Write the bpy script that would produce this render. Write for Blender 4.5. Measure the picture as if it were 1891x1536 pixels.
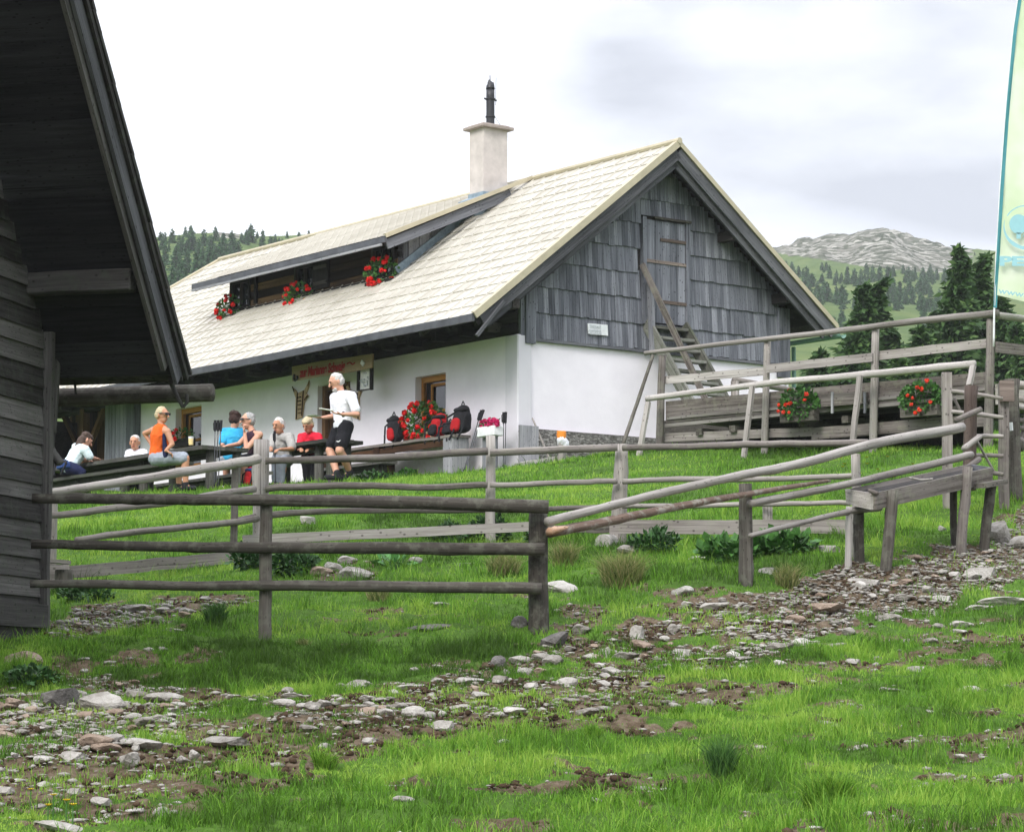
import bpy, bmesh, math, random
import numpy as np
from mathutils import Vector, Matrix, Quaternion
random.seed(7); RNG = np.random.default_rng(11)
SC = bpy.context.scene; COL = SC.collection
for o in list(bpy.data.objects): bpy.data.objects.remove(o)

# ------------------------------------------------------------------ camera
FPX = 4900.; CX, CY = 945.5, 768.; HV = 1300.
TH = math.atan((HV-CY)/FPX)
cd = bpy.data.cameras.new('camera'); cam = bpy.data.objects.new('camera', cd); COL.objects.link(cam)
cd.sensor_width = 36; cd.lens = FPX/1891*36; cd.clip_start = .1; cd.clip_end = 6000
cam.location = (0, 0, 0); cam.rotation_euler = (math.pi/2+TH, 0, 0); SC.camera = cam
# ------------------------------------------------------------------ world
SC.view_settings.view_transform = 'Standard'; SC.view_settings.look = 'None'
SC.view_settings.exposure = 0.6; SC.view_settings.gamma = 1; SC.view_settings.use_curve_mapping = False
SUN_EL, SUN_AZ = math.radians(40), math.radians(206)     # azimuth clockwise from +Y: behind camera, to the left
W = bpy.data.worlds.new('World'); SC.world = W; W.use_nodes = True
nt = W.node_tree; nt.nodes.clear()
def N(t, ty, **k):
    n = t.nodes.new(ty)
    for a, b in k.items(): setattr(n, a, b)
    return n
def ln(t, a, b): t.links.new(a, b)
def ramp(t, stops, interp='LINEAR'):
    r = N(t, 'ShaderNodeValToRGB'); cr = r.color_ramp; cr.interpolation = interp
    while len(cr.elements) < len(stops): cr.elements.new(.5)
    for e, (p, c) in zip(cr.elements, stops):
        e.position = p; e.color = (c, c, c, 1) if isinstance(c, (int, float)) else (*c, 1)
    return r
def mathn(t, op, a, b=None, clamp=False):
    m = N(t, 'ShaderNodeMath', operation=op); m.use_clamp = clamp
    for i, x in enumerate((a, b)):
        if x is None: continue
        if isinstance(x, (int, float)): m.inputs[i].default_value = x
        else: ln(t, x, m.inputs[i])
    return m.outputs[0]
def mixc(t, f, a, b, mode='MIX'):
    m = N(t, 'ShaderNodeMix', data_type='RGBA', blend_type=mode)
    for i, x in ((0, f), (6, a), (7, b)):
        if isinstance(x, (int, float)): m.inputs[i].default_value = x
        elif isinstance(x, tuple): m.inputs[i].default_value = (*x, 1)
        else: ln(t, x, m.inputs[i])
    return m.outputs[2]
sky = N(nt, 'ShaderNodeTexSky'); sky.sky_type = 'NISHITA'; sky.sun_disc = False
sky.sun_elevation = SUN_EL; sky.sun_rotation = SUN_AZ; sky.altitude = 1600
skyc = N(nt, 'ShaderNodeVectorMath', operation='SCALE'); ln(nt, sky.outputs[0], skyc.inputs[0]); skyc.inputs[3].default_value = .10
tc = N(nt, 'ShaderNodeTexCoord'); sx = N(nt, 'ShaderNodeSeparateXYZ'); ln(nt, tc.outputs['Generated'], sx.inputs[0])
mp = N(nt, 'ShaderNodeMapping'); mp.inputs['Scale'].default_value = (1, 1, 2.4); ln(nt, tc.outputs['Generated'], mp.inputs[0])
n1 = N(nt, 'ShaderNodeTexNoise'); n1.inputs['Scale'].default_value = 7; n1.inputs['Detail'].default_value = 5; n1.inputs['Roughness'].default_value = .5
ln(nt, mp.outputs[0], n1.inputs['Vector'])
# a grey cloud bank stands in the north-north-east (x>0, 9..25 degrees up); everything else is bright white overcast
gx = mathn(nt, 'MULTIPLY_ADD', sx.outputs[0], 12.0); nt.nodes[-1].inputs[2].default_value = .12
band = ramp(nt, [(.0, 0), (.155, 0), (.205, 1), (.33, 1), (.55, .0)]); ln(nt, sx.outputs[2], band.inputs[0])
nn = mathn(nt, 'MULTIPLY_ADD', n1.outputs[0], 2.6); nt.nodes[-1].inputs[2].default_value = -1.15
gm = mathn(nt, 'ADD', gx, nn); gm = mathn(nt, 'MULTIPLY', gm, band.outputs[0], True)
fy = mathn(nt, 'GREATER_THAN', sx.outputs[1], 0.0); gm = mathn(nt, 'MULTIPLY', gm, fy)
up = ramp(nt, [(0, 1.1), (.3, 1.15), (.7, 1.5), (1, 1.75)]); ln(nt, sx.outputs[2], up.inputs[0])
white = mixc(nt, 1.0, (.90, .92, 1.0), up.outputs[0], 'MULTIPLY')
n3 = N(nt, 'ShaderNodeTexNoise'); n3.inputs['Scale'].default_value = 11; n3.inputs['Detail'].default_value = 6; ln(nt, mp.outputs[0], n3.inputs['Vector'])
gr3 = ramp(nt, [(.38, (.48, .50, .555)), (.72, (.80, .82, .87))]); ln(nt, n3.outputs[0], gr3.inputs[0])
cl = mixc(nt, gm, white, gr3.outputs[0])
allc = mixc(nt, .92, skyc.outputs[0], cl)
bg = N(nt, 'ShaderNodeBackground'); ln(nt, allc, bg.inputs[0]); bg.inputs[1].default_value = 1.0
wo = N(nt, 'ShaderNodeOutputWorld'); ln(nt, bg.outputs[0], wo.inputs[0])
sl = bpy.data.lights.new('sun', 'SUN'); sl.energy = 2.0; sl.angle = math.radians(24); sl.color = (1, .96, .9)
so = bpy.data.objects.new('sun', sl); COL.objects.link(so)
sd = Vector((math.sin(SUN_AZ)*math.cos(SUN_EL), math.cos(SUN_AZ)*math.cos(SUN_EL), math.sin(SUN_EL)))
so.rotation_euler = sd.to_track_quat('Z', 'Y').to_euler()

# ------------------------------------------------------------------ photo pixel <-> world
aF = np.array([0, math.cos(TH), math.sin(TH)]); aU = np.array([0, -math.sin(TH), math.cos(TH)]); aR = np.array([1., 0, 0])
def ray(u, v): return aF*FPX+aR*(u-CX)+aU*(CY-v)
def P(u, v, d):
    r = ray(u, v); return r*(d/r[1])
def proj(p):
    p = np.asarray(p, float); z = p@aF
    return CX+FPX*(p@aR)/z, CY-FPX*(p@aU)/z
LV = np.array([-3695., 4893, 0]); LV /= np.linalg.norm(LV); GV = np.array([LV[1], -LV[0], 0.]); ZV = np.array([0, 0, 1.])
HC = P(957, 865, 43.)
def hp(a, b, z): return HC+LV*a+GV*b+ZV*z
# ------------------------------------------------------------------ noise
_perm = RNG.random((256, 256))
def vnoise(x, y):
    xi = np.floor(x).astype(int); yi = np.floor(y).astype(int); fx = x-xi; fy_ = y-yi
    fx = fx*fx*(3-2*fx); fy_ = fy_*fy_*(3-2*fy_)
    g = lambda i, j: _perm[i & 255, j & 255]
    return (g(xi, yi)*(1-fx)+g(xi+1, yi)*fx)*(1-fy_)+(g(xi, yi+1)*(1-fx)+g(xi+1, yi+1)*fx)*fy_
def fbm(x, y, o=4, r=.5):
    s = 0; a = 1; t = 0
    for k in range(o):
        s = s+a*vnoise(x*2**k+17.3*k, y*2**k-9.1*k); t += a; a *= r
    return s/t
def sstep(x): x = np.clip(x, 0, 1); return x*x*(3-2*x)

# ------------------------------------------------------------------ terrain height
CP = [  # photo u, v, distance
 (-500,1536,11),(0,1536,11),(500,1536,11),(945,1536,11),(1400,1536,11),(1891,1536,11),(2400,1536,11),
 (-400,1400,14.2),(0,1400,14.3),(500,1400,14.3),(945,1400,14.3),(1400,1400,14.4),(1891,1395,14.6),(2400,1390,14.8),
 (-400,1325,16.9),(0,1320,17.2),(300,1310,17.6),(600,1290,18.2),(945,1275,18.6),(1400,1262,19),(1891,1255,19.3),
 (50,1262,20.1),(300,1258,20.5),(600,1246,20.7),(900,1236,20.9),(1150,1215,20.8),(1500,1190,21.5),(1891,1170,22),
 (100,1195,21.4),(300,1182,21.6),(490,1190,22.3),(740,1160,22.6),(990,1165,22.5),(1200,1130,23.2),(1500,1120,24),(1891,1100,24.6),
 (120,1165,23.6),(300,1140,24.6),(450,1105,25.2),(700,1100,25),(1000,1085,25.2),(1375,1062,24.6),(1600,1062,26),(1891,1035,27),
 (100,1105,26.6),(450,1060,27),(650,1055,26.8),(900,1050,26.8),(1200,1045,27),(1400,1035,26.8),(1600,1015,26.6),(1750,1000,27.5),(1891,970,29.5),
 (90,1100,27.6),(300,1068,28.4),(480,1020,29.6),(700,1008,29.8),(905,1005,30),(1145,1000,30),(1415,995,29.4),(1650,975,28.6),
 (1860,905,31),(2100,900,31),(1700,925,31),
 (90,1010,30.2),(300,985,31),(600,960,31.8),(1000,945,32),(1400,930,32),(1700,890,33),
 (90,945,36),(400,925,37),(700,905,38),(1000,890,37.5),(1380,860,37),(1620,852,35.2),(1830,838,34),
 (150,918,44),(373,906,42.5),(600,893,43.5),(760,880,44.2),(957,866,43),(1150,838,41.5),(1223,830,40),(1420,825,40),
 (150,912,48),(350,905,50),(1450,810,44),(1800,800,42),(2100,830,38),
 (-200,930,45),(200,900,58),(945,880,60),(1450,850,60),(2000,850,55)]
_pp = np.array([P(*c) for c in CP]); _base = lambda y: -1.6+.0975*y
def _tps(r): r = np.maximum(r, 1e-6); return r*r*np.log(r)
_n = len(_pp); _K = _tps(np.linalg.norm(_pp[:, None, :2]-_pp[None, :, :2], axis=2))+np.eye(_n)*.6
_A = np.block([[_K, np.hstack([np.ones((_n, 1)), _pp[:, :2]])], [np.hstack([np.ones((_n, 1)), _pp[:, :2]]).T, np.zeros((3, 3))]])
_w = np.linalg.solve(_A, np.concatenate([_pp[:, 2]-_base(_pp[:, 1]), np.zeros(3)]))
SKYL = np.array([(-1500,470),(-300,450),(0,440),(230,437),(290,441),(350,434),(400,431),(430,433),(470,440),(530,440),(580,437),(700,444),(1000,470),(1300,480),(1430,464),(1455,454),(1480,445),(1520,439),(1560,443),(1590,437),(1640,436),(1675,444),(1700,452),(1740,461),(1770,468),(1830,472),(1891,484),(2200,505),(2600,520),(3600,560)])
def hills(x, y):
    d = np.maximum(y, 1.); u = CX+FPX*math.cos(TH)*x/d*1.0
    vs = np.interp(u, SKYL[:, 0], SKYL[:, 1])
    D = np.interp(u, [300, 700, 1300, 1500], [430, 480, 620, 700])
    rr = np.sqrt(x*x+y*y)
    t = np.clip(rr/D, 0, 1.6)
    ks = np.array([(0, 1010), (.12, 900), (.2, 800), (.32, 700), (.5, 610), (.7, 535), (.85, 485), (.94, 455)])
    v = np.interp(t, list(ks[:, 0])+[1.0, 1.05, 1.6], list(ks[:, 1])+[440, 440, 560])
    k = sstep((t-.3)/.7)
    v = v+(vs-440)*k
    v = np.where(y > 5, v, 900)
    yy = np.where(y > 5, y, rr); z = (aF[2]*FPX+aU[2]*(CY-v))/(aF[1]*FPX+aU[1]*(CY-v))*yy+(fbm(x*.11, y*.05+x*.03, 4)-.5)*rr*.009*k*(u > 1380)
    return z+(fbm(x*.02, y*.02, 4)-.5)*rr*.006
def H(x, y, fine=True):
    x = np.asarray(x, float); y = np.asarray(y, float); sh = x.shape; x = x.ravel(); y = y.ravel()
    out = np.zeros(len(x))
    for i in range(0, len(x), 20000):
        xs, ys = x[i:i+20000], y[i:i+20000]
        r = _tps(np.sqrt((xs[:, None]-_pp[None, :, 0])**2+(ys[:, None]-_pp[None, :, 1])**2))
        res = r@_w[:_n]+_w[_n]+_w[_n+1]*xs+_w[_n+2]*ys
        dx = np.maximum(np.abs(xs)-(.32*ys+6), 0)
        fade = (1-sstep(dx/8))*sstep((ys-3)/6)*(1-sstep((ys-62)/10))
        z = _base(np.minimum(ys, 62))+np.clip(res, -3, 3)*fade
        far = sstep((np.sqrt(xs*xs+ys*ys)-62)/26)
        z = z*(1-far)+hills(xs, ys)*far
        if fine:
            nf = sstep((34-ys)/8)
            nl = (1-sstep((ys-60)/10))
            z = z+(fbm(xs*1.3, ys*1.3, 4)-.5)*(.05+.11*nf)*nl+(fbm(xs*4.2, ys*4.2, 3)-.5)*(.012+.10*nf)*nl
        out[i:i+20000] = z
    return out.reshape(sh)
def Hs(x, y): return float(H(np.array([x]), np.array([y]))[0])
def ground_at(u, v, dmin=9, dmax=70):
    """first hit of the pixel ray with the terrain"""
    d = np.linspace(dmin, dmax, 1200); r = ray(u, v); p = r[None, :]*(d/r[1])[:, None]
    hz = H(p[:, 0], p[:, 1]); k = np.argmax(hz >= p[:, 2])
    return np.array([p[k, 0], p[k, 1], hz[k]])
# where bare stony dirt lies on the pasture (strips followed by eye: u, centre v, half width, strength)
STR = [np.array(s) for s in (
 [(-400,1350,75,.95),(0,1340,75,1),(200,1322,62,1),(330,1312,48,.85),(500,1300,38,.5),(700,1292,42,.7),(900,1262,58,.78),(1100,1225,70,.75),(1300,1165,80,.92),(1450,1135,74,.97),(1650,1088,70,1),(1800,1045,62,1),(1891,1015,70,1),(2400,900,70,1)],
 [(-400,1450,60,.8),(0,1450,62,.8),(200,1415,60,.8),(400,1385,55,.85),(600,1350,45,.85),(800,1325,45,.78),(1000,1305,50,.78),(1200,1280,55,.75),(1400,1250,50,.62),(1650,1210,48,.55),(1891,1200,60,.72),(2400,1180,60,.7)],
 [(60,1150,18,.8),(130,1150,26,.95),(300,1128,24,.95),(420,1110,16,.7),(520,1100,6,0)],
 [(560,1060,6,0),(600,1052,22,.7),(690,1050,20,.6),(760,1040,10,0)],
 [(60,1232,30,.5),(160,1245,25,.6),(330,1252,14,.4),(420,1250,6,0)],
 [(980,1170,25,.2),(1050,1150,50,.7),(1150,1160,30,.4),(1250,1150,12,0)])]
def dirtmask(x, y, z):
    pts = np.stack([x, y, z], -1); u, v = proj(pts)
    m = np.zeros(u.shape)
    wob = (fbm(x*.9, y*.9, 3)-.5)*1.0
    for s in STR:
        vc = np.interp(u, s[:, 0], s[:, 1]); hw = np.interp(u, s[:, 0], s[:, 2]); st = np.interp(u, s[:, 0], s[:, 3])
        e = np.where((u < s[0, 0]) | (u > s[-1, 0]), 0, 1)
        m = np.maximum(m, st*e*sstep(1.35-np.abs(v-vc)/hw*.85+wob))
    n = fbm(x*1.7+40, y*1.7, 4)
    n_ = fbm(x*4.1, y*4.1, 3); sp = np.maximum(sstep((n-.57)/.07)*.8, sstep((n_-.585)/.06)*.75)*(y < 19)+sstep((n-.645)/.05)*.5*(y >= 19)*(y < 26)
    thr = .43+(.72-m)*.50; pt = sstep((fbm(x*2.6, y*2.6, 5, .62)-thr)/.22+.5); m = np.maximum(np.minimum(m*1.2, 1)*pt, sp)
    return np.clip(m, 0, 1)*(y < 33)
# ------------------------------------------------------------------ materials
MATS = {}
def newmat(name, rough=.8, spec=.3):
    m = bpy.data.materials.new(name); m.use_nodes = True; t = m.node_tree
    b = t.nodes['Principled BSDF']; b.inputs['Roughness'].default_value = rough; b.inputs['Specular IOR Level'].default_value = spec
    MATS[name] = m; return m, t, b
def attr(t, name): return N(t, 'ShaderNodeAttribute', attribute_name=name)
def noise(t, vec, scale, detail=4, rough=.55, mscale=None):
    if mscale:
        mpn = N(t, 'ShaderNodeMapping'); mpn.inputs['Scale'].default_value = mscale; ln(t, vec, mpn.inputs[0]); vec = mpn.outputs[0]
    n = N(t, 'ShaderNodeTexNoise'); n.inputs['Scale'].default_value = scale; n.inputs['Detail'].default_value = detail; n.inputs['Roughness'].default_value = rough
    if vec is not None: ln(t, vec, n.inputs['Vector'])
    return n
def bump(t, b, h, dist=.01, st=.6):
    n = N(t, 'ShaderNodeBump'); n.inputs['Distance'].default_value = dist; n.inputs['Strength'].default_value = st
    ln(t, h, n.inputs['Height']); ln(t, n.outputs[0], b.inputs['Normal'])
def wood(name, dark, mid, light, tint=.35, moss=None, mossamt=.5, knots=True, rough=.85):
    m, t, b = newmat(name, rough, .2)
    g = attr(t, 'gc'); r = attr(t, 'rnd')
    n = noise(t, g.outputs['Vector'], 1, 6, .65, (1.3, 38, 38))
    n2 = noise(t, g.outputs['Vector'], 1, 3, .5, (.9, 5, 5))
    f = mathn(t, 'MULTIPLY_ADD', n.outputs[0], .65); t.nodes[-1].inputs[2].default_value = -.05
    f = mathn(t, 'ADD', f, mathn(t, 'MULTIPLY', n2.outputs[0], .45))
    f = mathn(t, 'ADD', f, mathn(t, 'MULTIPLY', mathn(t, 'SUBTRACT', r.outputs['Fac'], .5), tint), True)
    c = ramp(t, [(.22, dark), (.5, mid), (.8, light)]); ln(t, f, c.inputs[0]); col = c.outputs[0]
    if knots:
        v = N(t, 'ShaderNodeTexVoronoi', feature='F1'); mpn = N(t, 'ShaderNodeMapping'); mpn.inputs['Scale'].default_value = (2.2, 8, 3)
        ln(t, g.outputs['Vector'], mpn.inputs[0]); ln(t, mpn.outputs[0], v.inputs['Vector'])
        k = ramp(t, [(.10, 1), (.22, 0)]); ln(t, v.outputs['Distance'], k.inputs[0])
        col = mixc(t, mathn(t, 'MULTIPLY', k.outputs[0], .75), col, tuple(x*.5 for x in dark))
    ck = noise(t, g.outputs['Vector'], 1, 2, .5, (.55, 55, 30)); kc = ramp(t, [(.63, 0), (.70, 1)]); ln(t, ck.outputs[0], kc.inputs[0]); col = mixc(t, mathn(t, 'MULTIPLY', kc.outputs[0], .6), col, tuple(x*.4 for x in dark))
    if moss:
        geo = N(t, 'ShaderNodeNewGeometry'); pn = noise(t, geo.outputs['Position'], 9, 5, .65)
        k = ramp(t, [(.5, 0), (.62, 1)]); ln(t, pn.outputs[0], k.inputs[0])
        col = mixc(t, mathn(t, 'MULTIPLY', k.outputs[0], mossamt), col, moss)
    ln(t, col, b.inputs['Base Color']); bump(t, b, n.outputs[0], .012, .7)
    return m
wood('wood_grey', (.075, .078, .09), (.20, .205, .225), (.40, .40, .42), .35)
wood('wood_cladding', (.050, .054, .065), (.165, .173, .20), (.37, .38, .42), .24)
wood('wood_barge', (.035, .036, .04), (.12, .122, .132), (.26, .26, .275), .4)
wood('wood_weather_brown', (.05, .035, .03), (.13, .10, .085), (.28, .23, .20), .3)
wood('wood_fence', (.085, .072, .064), (.235, .21, .195), (.47, .44, .41), .4, (.30, .32, .22), .2)
wood('wood_near', (.024, .021, .017), (.075, .067, .057), (.18, .165, .145), .4, (.22, .23, .18), .3)
wood('wood_pale', (.13, .115, .105), (.32, .295, .275), (.56, .53, .50), .3)
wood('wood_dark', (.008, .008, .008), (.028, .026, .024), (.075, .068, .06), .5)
wood('wood_barn', (.020, .018, .017), (.062, .059, .057), (.155, .148, .142), .5, (.07, .09, .06), .3)
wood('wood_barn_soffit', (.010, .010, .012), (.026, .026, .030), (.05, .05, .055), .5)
wood('wood_brown', (.025, .012, .006), (.10, .05, .025), (.22, .12, .06), .6)
wood('wood_log', (.010, .007, .005), (.042, .025, .016), (.20, .12, .06), .8)
wood('wood_table', (.03, .03, .027), (.085, .083, .075), (.24, .235, .22), .4, (.06, .08, .045), .4)
wood('wood_honey', (.22, .09, .02), (.45, .21, .055), (.62, .34, .11), .3)
wood('wood_tan', (.42, .28, .16), (.60, .44, .28), (.72, .57, .40), .2, knots=False)
wood('wood_sign', (.20, .13, .07), (.36, .26, .15), (.48, .37, .23), .3)
wood('wood_green', (.04, .04, .033), (.125, .125, .105), (.26, .26, .235), .5, (.09, .12, .06), .35)
wood('bark', (.02, .010, .006), (.075, .045, .032), (.22, .16, .13), .5, (.42, .43, .38), .45)
wood('wood_fresh', (.20, .08, .04), (.45, .25, .15), (.62, .48, .37), .4)

def plain(name, col, rough=.6, spec=.3, metal=0, var=.12, nscale=12, bmp=0, alpha=None, sss=0):
    m, t, b = newmat(name, rough, spec); b.inputs['Metallic'].default_value = metal
    tcn = N(t, 'ShaderNodeTexCoord'); n = noise(t, tcn.outputs['Object'], nscale, 5, .6)
    r = ramp(t, [(.3, tuple(x*(1-var) for x in col)), (.7, tuple(min(1, x*(1+var)) for x in col))]); ln(t, n.outputs[0], r.inputs[0])
    ln(t, r.outputs[0], b.inputs['Base Color'])
    if bmp: bump(t, b, n.outputs[0], bmp, .5)
    return m
plain('plaster', (.88, .84, .90), .9, .15, var=.025, nscale=2.2, bmp=.01)
plain('plaster_grey', (.70, .68, .73), .9, .15, var=.04, nscale=3, bmp=.01)
plain('plaster_chimney', (.56, .51, .48), .9, .15, var=.16, nscale=3.5, bmp=.02)
plain('cap_stone', (.33, .28, .25), .9, var=.2)
m, t, b = newmat('plaster', .9, .15); tcn = N(t, 'ShaderNodeTexCoord'); sxn = N(t, 'ShaderNodeSeparateXYZ'); ln(t, tcn.outputs['Object'], sxn.inputs[0])
n = noise(t, tcn.outputs['Object'], 2.2, 6, .6); n2 = noise(t, tcn.outputs['Object'], 7, 6, .7); r = ramp(t, [(.3, (.84, .80, .86)), (.7, (.92, .88, .94))]); ln(t, n.outputs[0], r.inputs[0])
zz = mathn(t, 'MULTIPLY_ADD', sxn.outputs[2], -2.2); t.nodes[-1].inputs[2].default_value = .72; st_k = mathn(t, 'MULTIPLY', mathn(t, 'ADD', zz, mathn(t, 'MULTIPLY', mathn(t, 'SUBTRACT', n2.outputs[0], .5), 3.0)), .5, True)
sp2 = ramp(t, [(.60, 0), (.74, .45)]); ln(t, noise(t, tcn.outputs['Object'], 1.3, 8, .75).outputs[0], sp2.inputs[0])
c1 = mixc(t, mathn(t, 'MULTIPLY', st_k, .55), r.outputs[0], (.42, .38, .33)); ln(t, mixc(t, mathn(t, 'MULTIPLY', sp2.outputs[0], .35), c1, (.55, .54, .53)), b.inputs['Base Color']); bump(t, b, n2.outputs[0], .012, .5)
plain('black_metal', (.018, .018, .022), .45, .5)
plain('grey_metal', (.085, .088, .098), .4, .5, .5, var=.3, nscale=4)
plain('blue_flashing', (.24, .31, .36), .45, .5, .3, var=.25)
plain('green_metal', (.16, .30, .24), .45, .5, 0, var=.15)
plain('white_metal', (.75, .77, .78), .4, .5)
plain('white_paint', (.78, .79, .80), .6)
plain('glass_dark', (.02, .024, .03), .08, .8)
plain('red_petal', (.72, .012, .010), .55, .3, var=.35, nscale=25)
plain('orange_petal', (.80, .055, .025), .55, .3, var=.3, nscale=25)
plain('pink_petal', (.55, .015, .12), .6, var=.35, nscale=25)
plain('yellow_petal', (.85, .62, .02), .6)
plain('leaf_mid', (.055, .15, .03), .6, .3, var=.55, nscale=14)
plain('leaf_dark', (.04, .105, .028), .55, .35, var=.55, nscale=9)
plain('leaf_bright', (.09, .26, .06), .5, .4, var=.45, nscale=7)
plain('skin', (.60, .32, .22), .55, .4, var=.1)
plain('skin_tan', (.50, .25, .15), .55, .4, var=.1)
plain('hair_white', (.56, .54, .52), .8, var=.15, nscale=60)
plain('hair_grey', (.36, .355, .35), .8, var=.25, nscale=60)
plain('hair_blond', (.50, .42, .27), .8, var=.25, nscale=60)
plain('hair_dark', (.035, .016, .012), .7, var=.4, nscale=60)
plain('hair_brown', (.07, .045, .035), .7, var=.4, nscale=60)
for nm, c in dict(cloth_white=(.80,.80,.86), cloth_pale=(.66,.78,.80), cloth_orange=(.78,.13,.02), cloth_navy=(.015,.02,.06), cloth_blue=(.04,.36,.62), cloth_black=(.014,.014,.018), cloth_plum=(.05,.025,.04), cloth_grey=(.38,.37,.35), cloth_red=(.65,.02,.045), cloth_bluegrey=(.30,.33,.38), pack_red=(.42,.015,.02), pack_black=(.02,.02,.024), pack_blue=(.03,.06,.18)).items():
    plain(nm, c, .85, .2, var=.14, nscale=9, bmp=.01)
plain('mouth', (.35, .08, .06), .5)
plain('beer', (.85, .68, .32), .2, .5)
plain('ceramic', (.75, .76, .78), .25, .5)
plain('bottle_clear', (.45, .6, .65), .1, .6)
plain('paper', (.80, .80, .76), .8)
plain('ink_dark', (.03, .03, .035), .8)
plain('ink_red', (.36, .02, .015), .8)
plain('sign_grey', (.62, .65, .68), .6, var=.08)
plain('flag_teal', (.06, .25, .28), .7, var=.08)
plain('flag_blue', (.30, .55, .60), .7, var=.05)
plain('orange_plastic', (.80, .26, .03), .5)

def stone_mat(name, a, b_, c):
    m, t, b = newmat(name, .9, .2); geo = N(t, 'ShaderNodeNewGeometry')
    oi = N(t, 'ShaderNodeObjectInfo')
    n = noise(t, geo.outputs['Position'], 6, 7, .65, (1, 1, 2.5)); n2 = noise(t, geo.outputs['Position'], 40, 4, .6)
    f = mathn(t, 'MULTIPLY_ADD', n.outputs[0], .8); t.nodes[-1].inputs[2].default_value = -.1
    f = mathn(t, 'ADD', f, mathn(t, 'MULTIPLY', n2.outputs[0], .25)); f = mathn(t, 'ADD', f, mathn(t, 'MULTIPLY', oi.outputs['Random'], .18))
    r = ramp(t, [(.3, a), (.52, b_), (.78, c)]); ln(t, f, r.inputs[0]); ln(t, r.outputs[0], b.inputs['Base Color'])
    bump(t, b, n2.outputs[0], .03, .7); return m
stone_mat('stone', (.14, .125, .105), (.35, .33, .30), (.60, .58, .54))
stone_mat('gravel', (.17, .155, .13), (.42, .40, .365), (.64, .62, .58))
stone_mat('stone_dark', (.07, .065, .06), (.18, .17, .16), (.32, .31, .29))
stone_mat('stone_brown', (.12, .085, .06), (.30, .23, .18), (.48, .40, .33))
# stone foundation masonry
m, t, b = newmat('masonry', .9, .2); tcn = N(t, 'ShaderNodeTexCoord')
mpn = N(t, 'ShaderNodeMapping'); mpn.inputs['Scale'].default_value = (3.2, 3.2, 9); ln(t, tcn.outputs['Object'], mpn.inputs[0])
v1 = N(t, 'ShaderNodeTexVoronoi', feature='DISTANCE_TO_EDGE'); v2 = N(t, 'ShaderNodeTexVoronoi', feature='F1')
for v in (v1, v2): ln(t, mpn.outputs[0], v.inputs['Vector'])
sv = N(t, 'ShaderNodeSeparateColor'); ln(t, v2.outputs['Color'], sv.inputs[0])
r = ramp(t, [(0, (.12, .11, .10)), (.5, (.27, .26, .25)), (1, (.42, .40, .38))]); ln(t, sv.outputs[0], r.inputs[0])
e = ramp(t, [(0, 0), (.08, 1)]); ln(t, v1.outputs[0], e.inputs[0])
ln(t, mixc(t, e.outputs[0], (.10, .095, .09), r.outputs[0]), b.inputs['Base Color']); bump(t, b, e.outputs[0], .03, .8)
# roof sheet
m, t, b = newmat('roof_sheet', .42, .4); tcn = N(t, 'ShaderNodeTexCoord')
n = noise(t, tcn.outputs['Object'], 1.6, 6, .6); g = attr(t, 'gc')
v = N(t, 'ShaderNodeTexVoronoi', feature='F1'); ln(t, g.outputs['Vector'], v.inputs['Vector']); v.inputs['Scale'].default_value = 1
sv = N(t, 'ShaderNodeSeparateColor'); ln(t, v.outputs['Color'], sv.inputs[0])
r = ramp(t, [(.3, (.41, .385, .325)), (.7, (.54, .515, .45))]); ln(t, mathn(t, 'ADD', n.outputs[0], mathn(t, 'MULTIPLY', mathn(t, 'SUBTRACT', sv.outputs[0], .5), .10)), r.inputs[0])
at = attr(t, 'rnd'); ln(t, mixc(t, at.outputs['Fac'], r.outputs[0], (.22, .20, .17)), b.inputs['Base Color'])
plain('roof_trim', (.46, .41, .29), .45, .4, var=.12, nscale=4)
# ground
m, t, b = newmat('ground', .95, .1); geo = N(t, 'ShaderNodeNewGeometry'); pos = geo.outputs['Position']
d = attr(t, 'dirt'); rk = attr(t, 'rock')
n = noise(t, pos, 1.1, 6, .6); nf = noise(t, pos, 14, 6, .7); nm = noise(t, pos, 3.5, 6, .65)
gr = ramp(t, [(.3, (.035, .06, .014)), (.5, (.07, .14, .022)), (.72, (.12, .23, .035))]); ln(t, mathn(t, 'ADD', mathn(t, 'MULTIPLY', nf.outputs[0], .5), mathn(t, 'MULTIPLY', n.outputs[0], .5)), gr.inputs[0])
di = ramp(t, [(.28, (.035, .024, .015)), (.45, (.095, .068, .043)), (.6, (.18, .14, .10)), (.78, (.33, .29, .23))]); ln(t, mathn(t, 'ADD', mathn(t, 'MULTIPLY', nf.outputs[0], .6), mathn(t, 'MULTIPLY', nm.outputs[0], .4)), di.inputs[0])
k = mathn(t, 'ADD', d.outputs['Fac'], mathn(t, 'MULTIPLY', mathn(t, 'SUBTRACT', nm.outputs[0], .5), .8)); kr = ramp(t, [(.3, 0), (.42, 1)]); ln(t, k, kr.inputs[0])
near = mixc(t, kr.outputs[0], gr.outputs[0], di.outputs[0])
hn = noise(t, pos, .018, 6, .6); hn2 = noise(t, pos, .22, 6, .65)
hg = ramp(t, [(.3, (.04, .075, .022)), (.5, (.08, .125, .034)), (.68, (.15, .18, .06)), (.8, (.27, .25, .14))]); ln(t, mathn(t, 'ADD', mathn(t, 'MULTIPLY', hn.outputs[0], .45), mathn(t, 'MULTIPLY', hn2.outputs[0], .55)), hg.inputs[0])
rn = N(t, 'ShaderNodeTexVoronoi', feature='F1'); rn.inputs['Scale'].default_value = .55; mp2 = N(t, 'ShaderNodeMapping'); mp2.inputs['Scale'].default_value = (1, .8, 2.6); ln(t, pos, mp2.inputs[0]); ln(t, mp2.outputs[0], rn.inputs['Vector'])
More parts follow.
